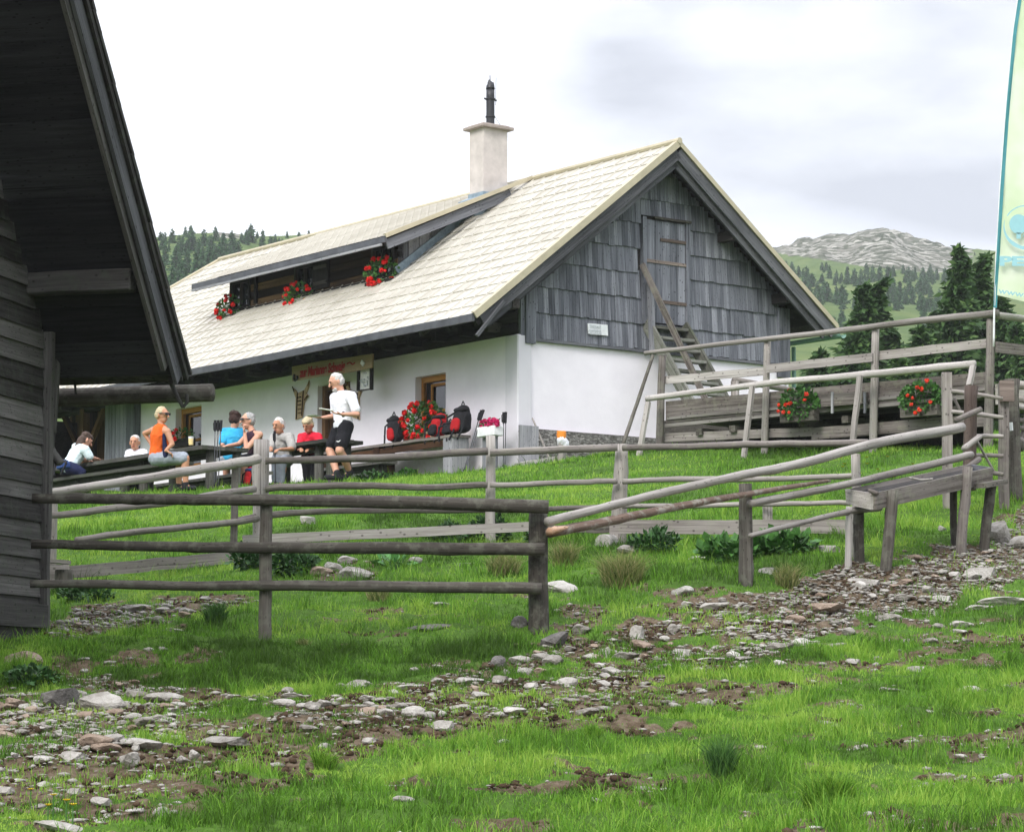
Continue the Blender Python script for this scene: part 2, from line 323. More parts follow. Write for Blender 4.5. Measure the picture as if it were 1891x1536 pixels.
sv = N(t, 'ShaderNodeSeparateColor'); ln(t, rn.outputs['Color'], sv.inputs[0])
rc = ramp(t, [(.0, (.03, .04, .02)), (.35, (.07, .08, .05)), (.6, (.16, .155, .13)), (1, (.36, .35, .31))]); ln(t, sv.outputs[0], rc.inputs[0])
kk = mathn(t, 'ADD', rk.outputs['Fac'], mathn(t, 'MULTIPLY', mathn(t, 'SUBTRACT', hn2.outputs[0], .5), 1.6)); k2 = ramp(t, [(.45, 0), (.55, 1)]); ln(t, kk, k2.inputs[0])
far = mixc(t, k2.outputs[0], hg.outputs[0], rc.outputs[0])
ln_ = N(t, 'ShaderNodeVectorMath', operation='LENGTH'); ln(t, pos, ln_.inputs[0]); fr = mathn(t, 'MULTIPLY', mathn(t, 'SUBTRACT', ln_.outputs['Value'], 60), 1/40, True)
ln(t, mixc(t, fr, near, far), b.inputs['Base Color']); bump(t, b, nf.outputs[0], .05, .8)
# foliage with a per-vertex shade value 'rnd'
def foliage(name, a, bb, c, tr=.25):
    m, t, b = newmat(name, .6, .25); r_ = attr(t, 'rnd'); r = ramp(t, [(.0, a), (.5, bb), (1, c)]); ln(t, r_.outputs['Fac'], r.inputs[0])
    ln(t, r.outputs[0], b.inputs['Base Color'])
    if tr:
        tl = N(t, 'ShaderNodeBsdfTranslucent'); ln(t, r.outputs[0], tl.inputs[0]); mx = N(t, 'ShaderNodeMixShader'); mx.inputs[0].default_value = tr
        o = t.nodes['Material Output']; ln(t, b.outputs[0], mx.inputs[1]); ln(t, tl.outputs[0], mx.inputs[2]); ln(t, mx.outputs[0], o.inputs[0])
    return m
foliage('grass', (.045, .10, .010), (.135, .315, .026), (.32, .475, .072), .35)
foliage('grass_dry', (.08, .13, .03), (.20, .24, .07), (.42, .36, .18), .3)
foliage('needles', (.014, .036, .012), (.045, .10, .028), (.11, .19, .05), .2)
foliage('needles_far', (.016, .052, .018), (.035, .098, .034), (.07, .155, .048), 0)
foliage('bush', (.02, .06, .015), (.055, .14, .03), (.12, .25, .055), .25)

# ------------------------------------------------------------------ mesh builder
class MB:
    def __init__(s): s.v = []; s.f = []; s.g = []; s.r = []; s.k = 0
    def add(s, v, f, g=None, r=None):
        v = np.asarray(v, float); n = len(v)
        s.v.append(v); s.f += [tuple(i+s.k for i in q) for q in f]; s.k += n
        off = RNG.random(3)*40
        s.g.append((v if g is None else np.asarray(g, float))+off); s.r.append(np.full(n, RNG.random() if r is None else r) if np.isscalar(r) or r is None else np.asarray(r, float)); return s
    def board(s, p0, p1, w, h, up=(0, 0, 1), seg=1, wob=0., r=None, taper=1.):
        """board from p0 to p1, h along 'up', w across"""
        p0 = np.asarray(p0, float); p1 = np.asarray(p1, float); d = p1-p0; Lh = np.linalg.norm(d); d = d/Lh
        up = np.asarray(up, float); sd_ = np.cross(d, up); sd_ /= np.linalg.norm(sd_); up = np.cross(sd_, d)
        vs = []; gs = []
        for i in range(seg+1):
            t_ = i/seg; c = p0+d*Lh*t_+ (up*RNG.normal()*wob+sd_*RNG.normal()*wob if 0 < i < seg else 0); ww = w*(1+(taper-1)*t_)
            for a_, b_ in ((-1, -1), (1, -1), (1, 1), (-1, 1)):
                vs.append(c+sd_*a_*ww/2+up*b_*h/2); gs.append((Lh*t_, a_*ww/2, b_*h/2))
        f = [(0, 1, 2, 3)]
        for i in range(seg):
            k = i*4
            for j in range(4): f.append((k+j, k+4+j, k+4+(j+1) % 4, k+(j+1) % 4))
        k = seg*4; f.append((k+3, k+2, k+1, k)); return s.add(vs, f, gs, r)
    def log(s, pts, rad, seg=10, irr=.06, sub=6, bend=.0, r=None, cap=True, smooth_path=False):
        pts = [np.asarray(p, float) for p in pts]; rad = [rad]*len(pts) if np.isscalar(rad) else list(rad)
        P_, R_ = [], []
        for i in range(len(pts)-1):
            for j in range(sub):
                t_ = j/sub; pa, pb, pc_, pd = pts[max(i-1, 0)], pts[i], pts[i+1], pts[min(i+2, len(pts)-1)]; P_.append(.5*(2*pb+(pc_-pa)*t_+(2*pa-5*pb+4*pc_-pd)*t_*t_+(3*pb-pa-3*pc_+pd)*t_**3) if len(pts) > 2 and smooth_path else pts[i]*(1-t_)+pts[i+1]*t_); R_.append(rad[i]*(1-t_)+rad[i+1]*t_)
        P_.append(pts[-1]); R_.append(rad[-1]); n = len(P_)
        if bend:
            w1, w2 = RNG.normal(size=3), RNG.normal(size=3); p1, p2 = RNG.random(2)*6
            for i in range(1, n-1): q_ = i/n; P_[i] = P_[i]+bend*(w1*math.sin(q_*7+p1)+w2*.6*math.sin(q_*15+p2)+RNG.normal(size=3)*.35)
        vs = []; gs = []; d0 = P_[-1]-P_[0]; ref = np.array([0, 0, 1.]) if abs(d0[2]) < .8*np.linalg.norm(d0) else np.array([1., 0, 0]); acc = 0
        ph = RNG.random()*6; kn = RNG.random(n)
        for i in range(n):
            d = P_[min(i+1, n-1)]-P_[max(i-1, 0)]; d = d/np.linalg.norm(d); a_ = np.cross(d, ref); a_ /= np.linalg.norm(a_); b_ = np.cross(a_, d)
            if i: acc += np.linalg.norm(P_[i]-P_[i-1])
            for j in range(seg):
                w_ = 2*math.pi*j/seg; rr = R_[i]*(1+irr*(math.sin(2*w_+ph)+.6*RNG.normal()))
                if kn[i] > .75 and j == int(kn[i]*997) % seg: rr *= 1.18
                vs.append(P_[i]+a_*math.cos(w_)*rr+b_*math.sin(w_)*rr); gs.append((acc, w_*R_[i], 0))
        f = []
        for i in range(n-1):
            for j in range(seg): f.append((i*seg+j, i*seg+(j+1) % seg, (i+1)*seg+(j+1) % seg, (i+1)*seg+j))
        if cap:
            for base, p, fl in ((0, P_[0], 1), ((n-1)*seg, P_[-1], 0)):
                f.append(tuple(base+j for j in (range(seg) if not fl else reversed(range(seg)))))
        return s.add(vs, f, gs, r)
    def poly(s, pts, thick, nrm, r=None):
        pts = [np.asarray(p, float) for p in pts]; nrm = np.asarray(nrm, float)*thick; n = len(pts)
        f = [tuple(range(n)), tuple(reversed(range(n, 2*n)))]+[(i, i+n, (i+1) % n+n, (i+1) % n) for i in range(n)]
        return s.add(pts+[p-nrm for p in pts], f, None, r)
    def build(s, name, mat, parent=None, smooth=False, bev=0):
        me = bpy.data.meshes.new(name); V = np.concatenate(s.v); me.from_pydata([tuple(x) for x in V], [], s.f)
        a = me.attributes.new('gc', 'FLOAT_VECTOR', 'POINT'); a.data.foreach_set('vector', np.concatenate(s.g).astype(np.float32).ravel())
        a = me.attributes.new('rnd', 'FLOAT', 'POINT'); a.data.foreach_set('value', np.concatenate(s.r).astype(np.float32))
        bm = bmesh.new(); bm.from_mesh(me); bmesh.ops.recalc_face_normals(bm, faces=bm.faces); bm.to_mesh(me); bm.free()
        return link(name, me, mat, parent, smooth, bev)
def link(name, me, mat, parent=None, smooth=False, bev=0):
    for m_ in (mat if isinstance(mat, (list, tuple)) else [mat]): me.materials.append(MATS[m_])
    if smooth: me.polygons.foreach_set('use_smooth', [True]*len(me.polygons))
    o = bpy.data.objects.new(name, me); COL.objects.link(o)
    if parent is not None:
        o.parent = parent; root = parent
        T = parent.location.copy()
        while root.parent is not None: root = root.parent; T = T+root.location
        # geometry was given in world coordinates: shift into the parent's frame (Empties are never rotated)
        me.transform(Matrix.Translation(-T))
    else:
        n = len(me.vertices); co = np.empty(n*3, np.float32); me.vertices.foreach_get('co', co); co = co.reshape(-1, 3)
        c = Vector(((co[:, 0].min()+co[:, 0].max())/2, (co[:, 1].min()+co[:, 1].max())/2, co[:, 2].min())); me.transform(Matrix.Translation(-c)); o.location = c
    if bev:
        b_ = o.modifiers.new('edge', 'BEVEL'); b_.width = bev; b_.segments = 1; b_.limit_method = 'ANGLE'
    return o
def tag(o, label=None, cat=None, group=None, kind=None):
    if label: o['label'] = label
    if cat: o['category'] = cat
    if group: o['group'] = group
    if kind: o['kind'] = kind
    return o
def thing(name, loc, label, cat, group=None):
    o = bpy.data.objects.new(name, None); COL.objects.link(o); o.location = Vector(tuple(float(x) for x in loc)); o.empty_display_size = .1
    return tag(o, label, cat, group)
def soup(name, V, F, mat, parent=None, rnd=None, smooth=False, gc=None):
    """fast mesh from numpy arrays; F is (n,k) index array"""
    me = bpy.data.meshes.new(name); V = np.asarray(V, np.float32); F = np.asarray(F, np.int32); k = F.shape[1]
    me.vertices.add(len(V)); me.vertices.foreach_set('co', V.ravel()); me.loops.add(F.size); me.loops.foreach_set('vertex_index', F.ravel())
    me.polygons.add(len(F)); me.polygons.foreach_set('loop_start', np.arange(0, F.size, k, dtype=np.int32)); me.update(calc_edges=True)
    if rnd is not None:
        a = me.attributes.new('rnd', 'FLOAT', 'POINT'); a.data.foreach_set('value', np.asarray(rnd, np.float32))
    if gc is not None:
        a = me.attributes.new('gc', 'FLOAT_VECTOR', 'POINT'); a.data.foreach_set('vector', np.asarray(gc, np.float32).ravel())
    return link(name, me, mat, parent, smooth)

# ------------------------------------------------------------------ ground and hillside sheets
def sheet(name, rs, az, mat, kind_label):
    A, Rr = np.meshgrid(az, rs); X = Rr*np.sin(A); Y = Rr*np.cos(A); Z = H(X, Y); n, m_ = X.shape
    dm = dirtmask(X, Y, Z); Z = Z-dm*.03+(fbm(X*9, Y*9, 2)-.5)*.05*dm
    u, v = proj(np.stack([X, Y, Z], -1)); D = np.hypot(X, Y)
    edge = np.interp(u, [1380, 1440, 1500, 1560, 1620, 1700, 1760, 1800, 1891, 2100], [465, 468, 477, 486, 497, 502, 503, 490, 470, 470])
    rock = sstep((edge-v)/10+.5)*(D > 300)*sstep((u-1400)/30)*(1-sstep((u-1770)/50))+(D > 300)*(np.abs(u-418) < 26)*(v < 441)*.8
    idx = np.arange(n*m_).reshape(n, m_); F = np.stack([idx[:-1, :-1], idx[:-1, 1:], idx[1:, 1:], idx[1:, :-1]], -1).reshape(-1, 4)[:, ::-1]
    o = soup(name, np.stack([X, Y, Z], -1).reshape(-1, 3), F, mat, smooth=True)
    for nm_, val in (('dirt', dm), ('rock', rock)):
        a = o.data.attributes.new(nm_, 'FLOAT', 'POINT'); a.data.foreach_set('value', val.astype(np.float32).ravel())
    tag(o, kind='structure'); return o
D2R = math.pi/180
azf = np.concatenate([np.linspace(-180, -40, 29)[:-1], np.linspace(-40, -13, 28)[:-1], np.linspace(-13, 13, 440), np.linspace(13, 40, 28)[1:], np.linspace(40, 180, 29)[1:]])*D2R
rsn = np.concatenate([[1.2, 2.5, 4, 6, 8], np.geomspace(9.6, 34, 430), np.geomspace(34, 130, 150)[1:]])
sheet('ground', rsn, azf, 'ground', '')
azh = np.concatenate([np.linspace(-180, -40, 29)[:-1], np.linspace(-40, -13, 40)[:-1], np.linspace(-13, 13, 400), np.linspace(13, 40, 40)[1:], np.linspace(40, 180, 29)[1:]])*D2R
sheet('hillside', np.concatenate([np.geomspace(130, 900, 260), np.geomspace(900, 1500, 12)[1:]]), azh, 'ground', '')
# ================================================================== HOUSE
RZ, RS = 5.68, .775           # ridge height, roof slope
zr = lambda b: RZ-RS*abs(b-3)  # top of roof at b
house = thing('alpine_hut', hp(0, 0, 0), 'white plastered alpine hut with cream sheet roof and grey shingled gable', 'house')
def quad_wall(mb, a0, b0, a1, b1, z0, z1): # vertical wall sheet, thick inward handled by caller
    mb.add([hp(a0, b0, z0), hp(a1, b1, z0), hp(a1, b1, z1), hp(a0, b0, z1)], [(0, 1, 2, 3)])
def hbox(mb, a0, a1, b0, b1, z0, z1, r=None, g='a'):
    vs = [hp(a, b, z) for z in (z0, z1) for (a, b) in ((a0, b0), (a1, b0), (a1, b1), (a0, b1))]
    lg = {'a': lambda a, b, z: (a, b, z), 'b': lambda a, b, z: (b, a, z), 'z': lambda a, b, z: (z, a, b)}[g]
    gs = [lg(a, b, z) for z in (z0, z1) for (a, b) in ((a0, b0), (a1, b0), (a1, b1), (a0, b1))]
    return mb.add(vs, [(0, 3, 2, 1), (4, 5, 6, 7), (0, 1, 5, 4), (1, 2, 6, 5), (2, 3, 7, 6), (3, 0, 4, 7)], gs, r)
# --- plaster walls with openings cut out of the front
WT = 2.21
def wall_with_holes(mb, a0, a1, z0, z1, holes, b=0., dep=.24):
    xs = sorted({a0, a1, *[h[0] for h in holes], *[h[1] for h in holes]}); zs = sorted({z0, z1, *[h[2] for h in holes], *[h[3] for h in holes]})
    for i in range(len(xs)-1):
        for j in range(len(zs)-1):
            if any(h[0] <= xs[i] and h[1] >= xs[i+1] and h[2] <= zs[j] and h[3] >= zs[j+1] for h in holes): continue
            mb.add([hp(xs[i], b, zs[j]), hp(xs[i+1], b, zs[j]), hp(xs[i+1], b, zs[j+1]), hp(xs[i], b, zs[j+1])], [(0, 1, 2, 3)])
    for h in holes:
        for (p, q) in (((h[0], h[2]), (h[0], h[3])), ((h[0], h[3]), (h[1], h[3])), ((h[1], h[3]), (h[1], h[2])), ((h[1], h[2]), (h[0], h[2]))):
            mb.add([hp(p[0], b, p[1]), hp(q[0], b, q[1]), hp(q[0], b+dep, q[1]), hp(p[0], b+dep, p[1])], [(0, 1, 2, 3)])
HOLES = [(2.03, 2.93, .62, 1.78), (4.95, 6.02, -.1, 1.93), (10.15, 11.15, .75, 1.96)]
mb = MB(); wall_with_holes(mb, 0.0, 12.55, -.6, WT, HOLES)
hbox(mb, 12.3, 12.55, .01, 6, -.6, WT); hbox(mb, .0, 12.5, 5.9, 6.0, -.6, WT)
mb.build('front_wall', 'plaster', house)
mb = MB(); hbox(mb, -.0, .2, .012, 5.95, .0, WT-.03)      # gable side wall, slightly leaning stone base below
o = mb.build('gable_wall', 'plaster', house)
mb = MB(); hbox(mb, -.055, .3, -.05, .24, -.6, WT-.01); mb.build('corner_pilaster', 'plaster_grey', house, bev=.02)
mb = MB(); hbox(mb, -.10, -.004, .25, 6.0, -.9, .66); mb.build('stone_plinth', 'masonry', house)
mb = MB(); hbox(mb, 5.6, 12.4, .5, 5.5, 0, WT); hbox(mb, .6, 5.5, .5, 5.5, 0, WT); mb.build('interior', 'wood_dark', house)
# --- log courses above the plaster under the eave, with rafter ends
mb = MB()
for k, z in enumerate((2.31, 2.50, 2.69, 2.88, 3.06)):
    mb.log([hp(.05, .05, z), hp(18, .05, z)], .098, seg=8, irr=.03, sub=24, bend=.006)
mb.build('eave_logs', 'wood_dark', house, True)
mb = MB()
for k in range(26):
    a = -.45+k*.75; mb.board(hp(a, -1.22, zr(-1.22)-.17), hp(a, .5, zr(.5)-.17), .10, .13, ZV)
    if a > .2: mb.board(hp(a+.2, -.28, 2.36+.02*RNG.random()), hp(a+.2, .1, 2.36), .13, .15, ZV)
mb.board(hp(-.5, -.42, 2.62), hp(18.4, -.42, 2.62), .14, .16, ZV, seg=10)
mb.build('rafters', 'wood_dark', house)
# --- roof planes
def roofplane(mb, a0, a1, b_lo, b_hi, z_lo, z_hi, cut=None, ca=.333, rowlen=.345, lift=0.):
    """embossed sheet: ribs down the slope, stepped tile rows across; b runs from eave to ridge; cut(b)->amax"""
    Ls = math.hypot(b_hi-b_lo, z_hi-z_lo); nr = max(2, round(Ls/rowlen)); nv = np.array([0, -(z_hi-z_lo)/Ls, (b_hi-b_lo)/Ls]) if b_hi > b_lo else np.array([0, (z_hi-z_lo)/Ls, -(b_hi-b_lo)/Ls])
    if nv[2] < 0: nv = -nv
    prof = [(0, .0), (.03, .020), (.07, .020), (.10, .0), (.5, .004)]
    cols = []; na = int(math.ceil((a1-a0)/ca))
    for i in range(na):
        for (t_, h) in prof: cols.append((a0+(i+t_)*ca, h))
    cols.append((a1, .0)); cols = [c for c in cols if c[0] <= a1+1e-6]
    rows = []
    for j in range(nr):
        s0, s1 = j/nr, (j+1)/nr
        rows += [(s0, .016), (s0+(s1-s0)*.5, .008), (s1-.0005, .0)]
    V = []; G = []; Rn = []
    for (s_, hh) in rows:
        for (a, h) in cols:
            b = b_lo+(b_hi-b_lo)*s_; z = z_lo+(z_hi-z_lo)*s_
            aa = a
            if cut: aa = min(a, cut(b))
            hgt = h+hh+lift
            p = hp(aa, b, z)+(GV*nv[1]+ZV*nv[2])*hgt
            V.append(p); G.append((a/ca, s_*nr, 0)); Rn.append(.0)
    V = np.array(V); nc = len(cols); F = []
    G = np.array(G); RR = np.array(Rn)
    for i in range(len(rows)-1):
        dark = (i % 3 == 2)
        for j in range(nc-1):
            F.append((i*nc+j, i*nc+j+1, (i+1)*nc+j+1, (i+1)*nc+j))
    # underside/thickness
    mb.add(V, F, G, RR)
EAVE = -1.3
RA1 = 14.6
mb = MB()
zE = zr(EAVE)
roofplane(mb, -.56, 19.0, EAVE, 3, zE, RZ, cut=lambda b: RA1+(3-b)*1.02)
roofplane(mb, -.56, 19.0, 6.68, 3, zr(6.68), RZ, cut=lambda b: RA1+(b-3)*1.02)
# hip end
mb.add([hp(RA1, 3, RZ), hp(RA1+4.35, EAVE, zE), hp(RA1+3.6, 6.68, zr(6.68))], [(0, 1, 2)])
roof = mb.build('roof', 'roof_sheet', house)
mb = MB()
mb.log([hp(-.6, 3, RZ+.03), hp(3.4, 3, RZ+.03)], .055, 8, irr=0); mb.log([hp(3.4, 3, RZ+.03), hp(RA1, 3, RZ+.03)], .05, 8, irr=0); mb.log([hp(RA1, 3, RZ+.02), hp(RA1+4.35, EAVE, zE+.03)], .04, 8, irr=0)
for s_ in (1, -1):   # cream verge flashing
    e = 4.3 if s_ > 0 else 3.68; p0, p1 = hp(-.575, 3, RZ-.01), hp(-.575, 3-s_*e, RZ-RS*e-.01); mb.board(p0, p1, .03, .11 if s_ > 0 else .06, ZV)
    mb.board(hp(-.53, 3, RZ+.045), hp(-.53, 3-s_*e, RZ-RS*e+.045), .11, .018, np.cross(p1-p0, LV)*(-s_))
mb.build('ridge_and_verge_trim', 'roof_trim', house)
mb = MB(); mb.board(hp(-.56, EAVE-.02, zE-.045), hp(19, EAVE-.02, zE-.045), .05, .12, ZV, seg=30, wob=.004); mb.build('eave_fascia', 'grey_metal', house)
# soffit boards under the roof
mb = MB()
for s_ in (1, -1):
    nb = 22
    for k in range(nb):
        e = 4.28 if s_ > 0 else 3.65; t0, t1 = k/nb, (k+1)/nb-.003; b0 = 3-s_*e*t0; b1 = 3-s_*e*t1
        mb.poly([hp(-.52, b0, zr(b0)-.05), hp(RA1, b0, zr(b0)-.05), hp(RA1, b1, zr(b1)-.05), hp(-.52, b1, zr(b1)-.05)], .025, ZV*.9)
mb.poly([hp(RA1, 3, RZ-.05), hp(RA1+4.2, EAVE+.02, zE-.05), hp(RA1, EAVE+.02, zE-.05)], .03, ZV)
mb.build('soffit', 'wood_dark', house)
# barge boards, two layers each side, weathered grey
mb = MB()
for s_ in (1, -1):
    e = 4.15 if s_ > 0 else 3.6
    mb.board(hp(-.53, 3.0, RZ-.175), hp(-.53, 3-s_*e, RZ-.175-RS*e), .04, .20, ZV, seg=3)
    mb.board(hp(-.46, 3.0, RZ-.33), hp(-.46, 3-s_*(e-.15), RZ-.33-RS*(e-.15)), .04, .16, ZV, seg=3)
mb.board(hp(-.58, .62-1.35, zr(-.73)-.18), hp(-.60, -1.28, zr(-1.28)-.36), .05, .05, ZV)
mb.build('barge_boards', 'wood_barge', house)
for b, z in ((3, RZ-.32), (.35, zr(.35)-.34), (5.65, zr(5.65)-.34), (1.6, zr(1.6)-.34), (4.4, zr(4.4)-.34)):
    mb = MB(); mb.board(hp(-.42, b, z), hp(.4, b, z), .15, .17, ZV); mb.build('purlin', 'wood_dark', house)
# --- gable cladding: rows of upright shingle boards, each row lapping the one below
mb = MB(); rowh = .432; z0 = 2.16; row = 0
DB = (2.62, 3.62, 2.62, 4.47)
while z0 < RZ-.35:
    b = .30+RNG.random()*.02
    while b < 5.72:
        w = .06+RNG.random()*.075; b1 = min(b+w, 5.74); mid = (b+b1)/2; top = min(z0+rowh+.05, zr(b)-.12, zr(b1)-.12)
        zz0 = z0+RNG.normal()*.006
        seg = [(zz0, top)]
        if b1 > DB[0] and b < DB[1]:
            seg = []
            if zz0 < DB[2]: seg.append((zz0, min(top, DB[2])))
            if top > DB[3]: seg.append((max(zz0, DB[3]), top))
        for (s0, s1) in seg:
            if s1-s0 < .04: continue
            o0 = -.055-RNG.random()*.010; o1 = -.018; r_ = RNG.random()
            bb1 = b1-.004
            mb.add([hp(o0, b, s0), hp(o0, bb1, s0), hp(o1-.012, bb1, s1), hp(o1-.012, b, s1), hp(.01, b, s0), hp(.01, bb1, s0), hp(.01, bb1, s1), hp(.01, b, s1)],
                   [(0, 1, 2, 3), (4, 7, 6, 5), (0, 4, 5, 1), (1, 5, 6, 2), (2, 6, 7, 3), (3, 7, 4, 0)],
                   [(s0, b, 0), (s0, bb1, 0), (s1, bb1, 0), (s1, b, 0)]*2, r_)
        b = b1
    z0 += rowh; row += 1
mb.build('gable_shingles', 'wood_cladding', house)
mb = MB()
hbox(mb, -.09, .02, .10, .30, 2.06, 3.08, g='z'); hbox(mb, -.05, .02, .02, .10, 2.10, 2.98, g='z')
mb.build('gable_corner_board', 'wood_cladding', house)
mb = MB(); hbox(mb, -.085, .02, 5.72, 5.98, 1.92, zr(5.85)-.32, g='z'); mb.build('gable_corner_board', 'wood_cladding', house)
mb = MB(); hbox(mb, -.07, .0, .3, 5.72, 2.11, 2.155, g='b'); mb.build('drip_board', 'wood_grey', house)
# dark back layer of the gable up to the roof
mb = MB(); mb.poly([hp(.012, .02, 2.1), hp(.012, 5.98, 2.1), hp(.012, 5.98, zr(5.98)-.09), hp(.012, 3, RZ-.09), hp(.012, .02, zr(.02)-.09)], -.1, LV); mb.build('gable_sheathing', 'wood_dark', house)
# loft door with strap hinges
door = None
mb = MB()
for k in range(5):
    w = (.86-.02)/5; b0 = 2.70+k*(.86/5); hbox(mb, -.06-.004*RNG.random(), -.01, b0, b0+w, 2.64, 4.40, g='z')
door = mb.build('loft_door', 'wood_cladding', house)
for z in (2.98, 3.66, 4.05):
    mb = MB(); hbox(mb, -.08, -.058, 3.0 if z != 3.66 else 2.62, 3.58, z, z+.055, g='b'); mb.build('strap_hinge', 'wood_weather_brown', door)
mb = MB(); hbox(mb, -.12, -.05, 2.84, 3.66, 4.42, 4.46, g='b'); mb.build('door_hood', 'wood_near', door)
mb = MB(); hbox(mb, -.09, -.0, 2.60, 2.68, 2.6, 4.44, g='z'); hbox(mb, -.09, 0, 3.57, 3.65, 2.6, 4.44, g='z'); mb.build('door_frame', 'wood_cladding', door)
# --- dormer
DA0, DA1, DB0 = 4.35, 10.15, .60
zd = lambda b: RZ+.02-(3-b)*.447   # dormer roof top
mb = MB(); roofplane(mb, 3.95, 10.62, .08, 2.98, zd(.08), zd(2.98), cut=lambda b: 10.62+(b-.08)*1.15, rowlen=.2, ca=.25)
dorm = mb.build('dormer_roof', 'roof_sheet', house)
mb = MB(); mb.board(hp(3.93, .05, zd(.05)-.05), hp(10.64, .05, zd(.05)-.05), .05, .10, ZV, seg=16, wob=.003); mb.build('dormer_fascia', 'grey_metal', dorm)
mb = MB()
mb.board(hp(3.93, .05, zd(.05)+.01), hp(3.5, 2.98, zd(2.98)+.03), .03, .06, ZV); mb.board(hp(3.97, .05, zd(.05)+.05), hp(3.54, 2.98, zd(2.98)+.06), .10, .02, ZV)
mb.build('verge_trim', 'roof_trim', dorm)
mb = MB(); mb.board(hp(3.98, .1, zd(.1)-.15), hp(3.65, 2.6, zd(2.6)-.13), .04, .17, ZV)
mb.board(hp(4.02, .02, zd(.02)-.12), hp(10.6, .02, zd(.02)-.12), .04, .04, ZV)
mb.build('verge_board', 'wood_grey', dorm)
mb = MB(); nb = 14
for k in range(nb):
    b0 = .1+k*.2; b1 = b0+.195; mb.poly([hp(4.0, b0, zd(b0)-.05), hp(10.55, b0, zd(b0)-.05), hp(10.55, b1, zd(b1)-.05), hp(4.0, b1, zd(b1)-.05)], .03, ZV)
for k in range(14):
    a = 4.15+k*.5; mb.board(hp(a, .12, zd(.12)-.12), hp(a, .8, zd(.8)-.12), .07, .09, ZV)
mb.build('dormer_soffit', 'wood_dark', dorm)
zb = zr(DB0)
ZH = zd(DB0)-.08
OPEN = [(9.35, 10.05), (7.05, 7.75), (4.45, 5.15)]
mb = MB(); nlog = 5; lh = (ZH-zb+.02)/nlog
for k in range(nlog):
    z = zb+k*lh+.0
    segs = [(DA0, 4.45), (5.15, 7.05), (7.75, 9.35), (10.05, DA1)] if 0 <= k <= 3 else [(DA0, DA1)]
    for (a0, a1) in segs: hbox(mb, a0, a1, DB0-.01*RNG.random(), DB0+.12, z, z+lh-.012)
dw = mb.build('dormer_log_wall', 'wood_log', house)
for i, (a0, a1) in enumerate(OPEN):
    mb = MB(); z0_, z1_ = zb+.02, zb+4*lh-.02
    for (x0, x1, y0, y1) in ((a0, a0+.06, z0_, z1_), (a1-.06, a1, z0_, z1_), (a0+.06, a1-.06, z1_-.06, z1_), (a0+.06, a1-.06, z0_, z0_+.05), ((a0+a1)/2-.015, (a0+a1)/2+.015, z0_+.05, z1_-.06)): hbox(mb, x0, x1, DB0-.035, DB0+.06, y0, y1, g='z')
    fr = mb.build('dormer_window', 'wood_dark', house)
    mb = MB(); hbox(mb, a0+.06, a1-.06, DB0+.03, DB0+.04, z0_+.05, z1_-.06); mb.build('pane', 'glass_dark', fr)
for a0, a1 in ((6.55, 7.03), (9.08, 9.16)):
    mb = MB(); hbox(mb, a0, a1, DB0-.06, DB0-.012, zb+.05, zb+4*lh-.03, g='z')
    if a1-a0 > .2:
        for z in (zb+.12, zb+.42): hbox(mb, a0+.02, a1-.02, DB0-.08, DB0-.06, z, z+.06)
    mb.build('shutter', 'wood_dark', dw)
mb = MB(); hbox(mb, DA0-.02, DA1+.02, DB0-.05, DB0-.0, zb-.06, zb+.0); mb.build('dormer_sill', 'wood_dark', house)
# cheeks
for a, nm in ((DA0, 'dormer_cheek'), (DA1, 'dormer_cheek')):
    mb = MB(); n = 9
    bm_ = [DB0+(2.75-DB0)*k/n for k in range(n+1)]
    for k in range(n):
        b0, b1 = bm_[k], bm_[k+1]-.01
        mb.add([hp(a, b0, zr(b0)-.02), hp(a, b1, zr(b1)-.02), hp(a, b1, zd(b1)-.08), hp(a, b0, zd(b0)-.08)], [(0, 1, 2, 3)], [(zr(b0), b0, 0), (zr(b1), b1, 0), (zd(b1), b1, 0), (zd(b0), b0, 0)])
    mb.build(nm, 'wood_grey', house)
mb = MB(); mb.board(hp(DA0-.03, DB0-.05, zr(DB0-.05)+.09), hp(DA0-.03, 2.6, zr(2.6)+.07), .03, .14, ZV); mb.build('cheek_flashing', 'blue_flashing', house)
# --- chimney
ch = MB(); hbox(ch, 3.83, 4.26, 2.12, 2.66, 4.6, 6.60); chim = ch.build('chimney', 'plaster_chimney', house)
mb = MB(); hbox(mb, 3.74, 4.35, 2.03, 2.75, 6.60, 6.66); hbox(mb, 3.80, 4.29, 2.09, 2.69, 6.66, 6.69); mb.build('chimney_cap', 'cap_stone', chim, bev=.01)
mb = MB(); hbox(mb, 3.81, 4.28, 2.10, 2.68, 5.0, 5.42); mb.poly([hp(3.72, 1.95, zd(1.95)+.05), hp(4.38, 1.95, zd(1.95)+.05), hp(4.38, 2.72, zd(2.72)+.05), hp(3.72, 2.72, zd(2.72)+.05)], .02, ZV); mb.build('flashing', 'blue_flashing', chim)
c0 = hp(4.03, 2.42, 0)
mb = MB(); mb.log([c0+ZV*6.6, c0+ZV*7.38], .078, 14, irr=.0)
for z in (6.85, 7.18): mb.log([c0+ZV*z, c0+ZV*(z+.03)], .092, 14, irr=0)
mb.board(c0+ZV*7.19-GV*.14, c0+ZV*7.19+GV*.14, .02, .03)
mb.log([c0+ZV*7.38, c0+ZV*7.47-LV*.0, c0+ZV*7.52-GV*.02, c0+ZV*7.56-GV*.03], [.085, .07, .035, .006], 12, irr=0, sub=3)
mb.log([c0+ZV*7.45, c0+ZV*7.64-GV*.01], .008, 5, irr=0)
mb.build('stove_pipe', 'black_metal', chim, True)
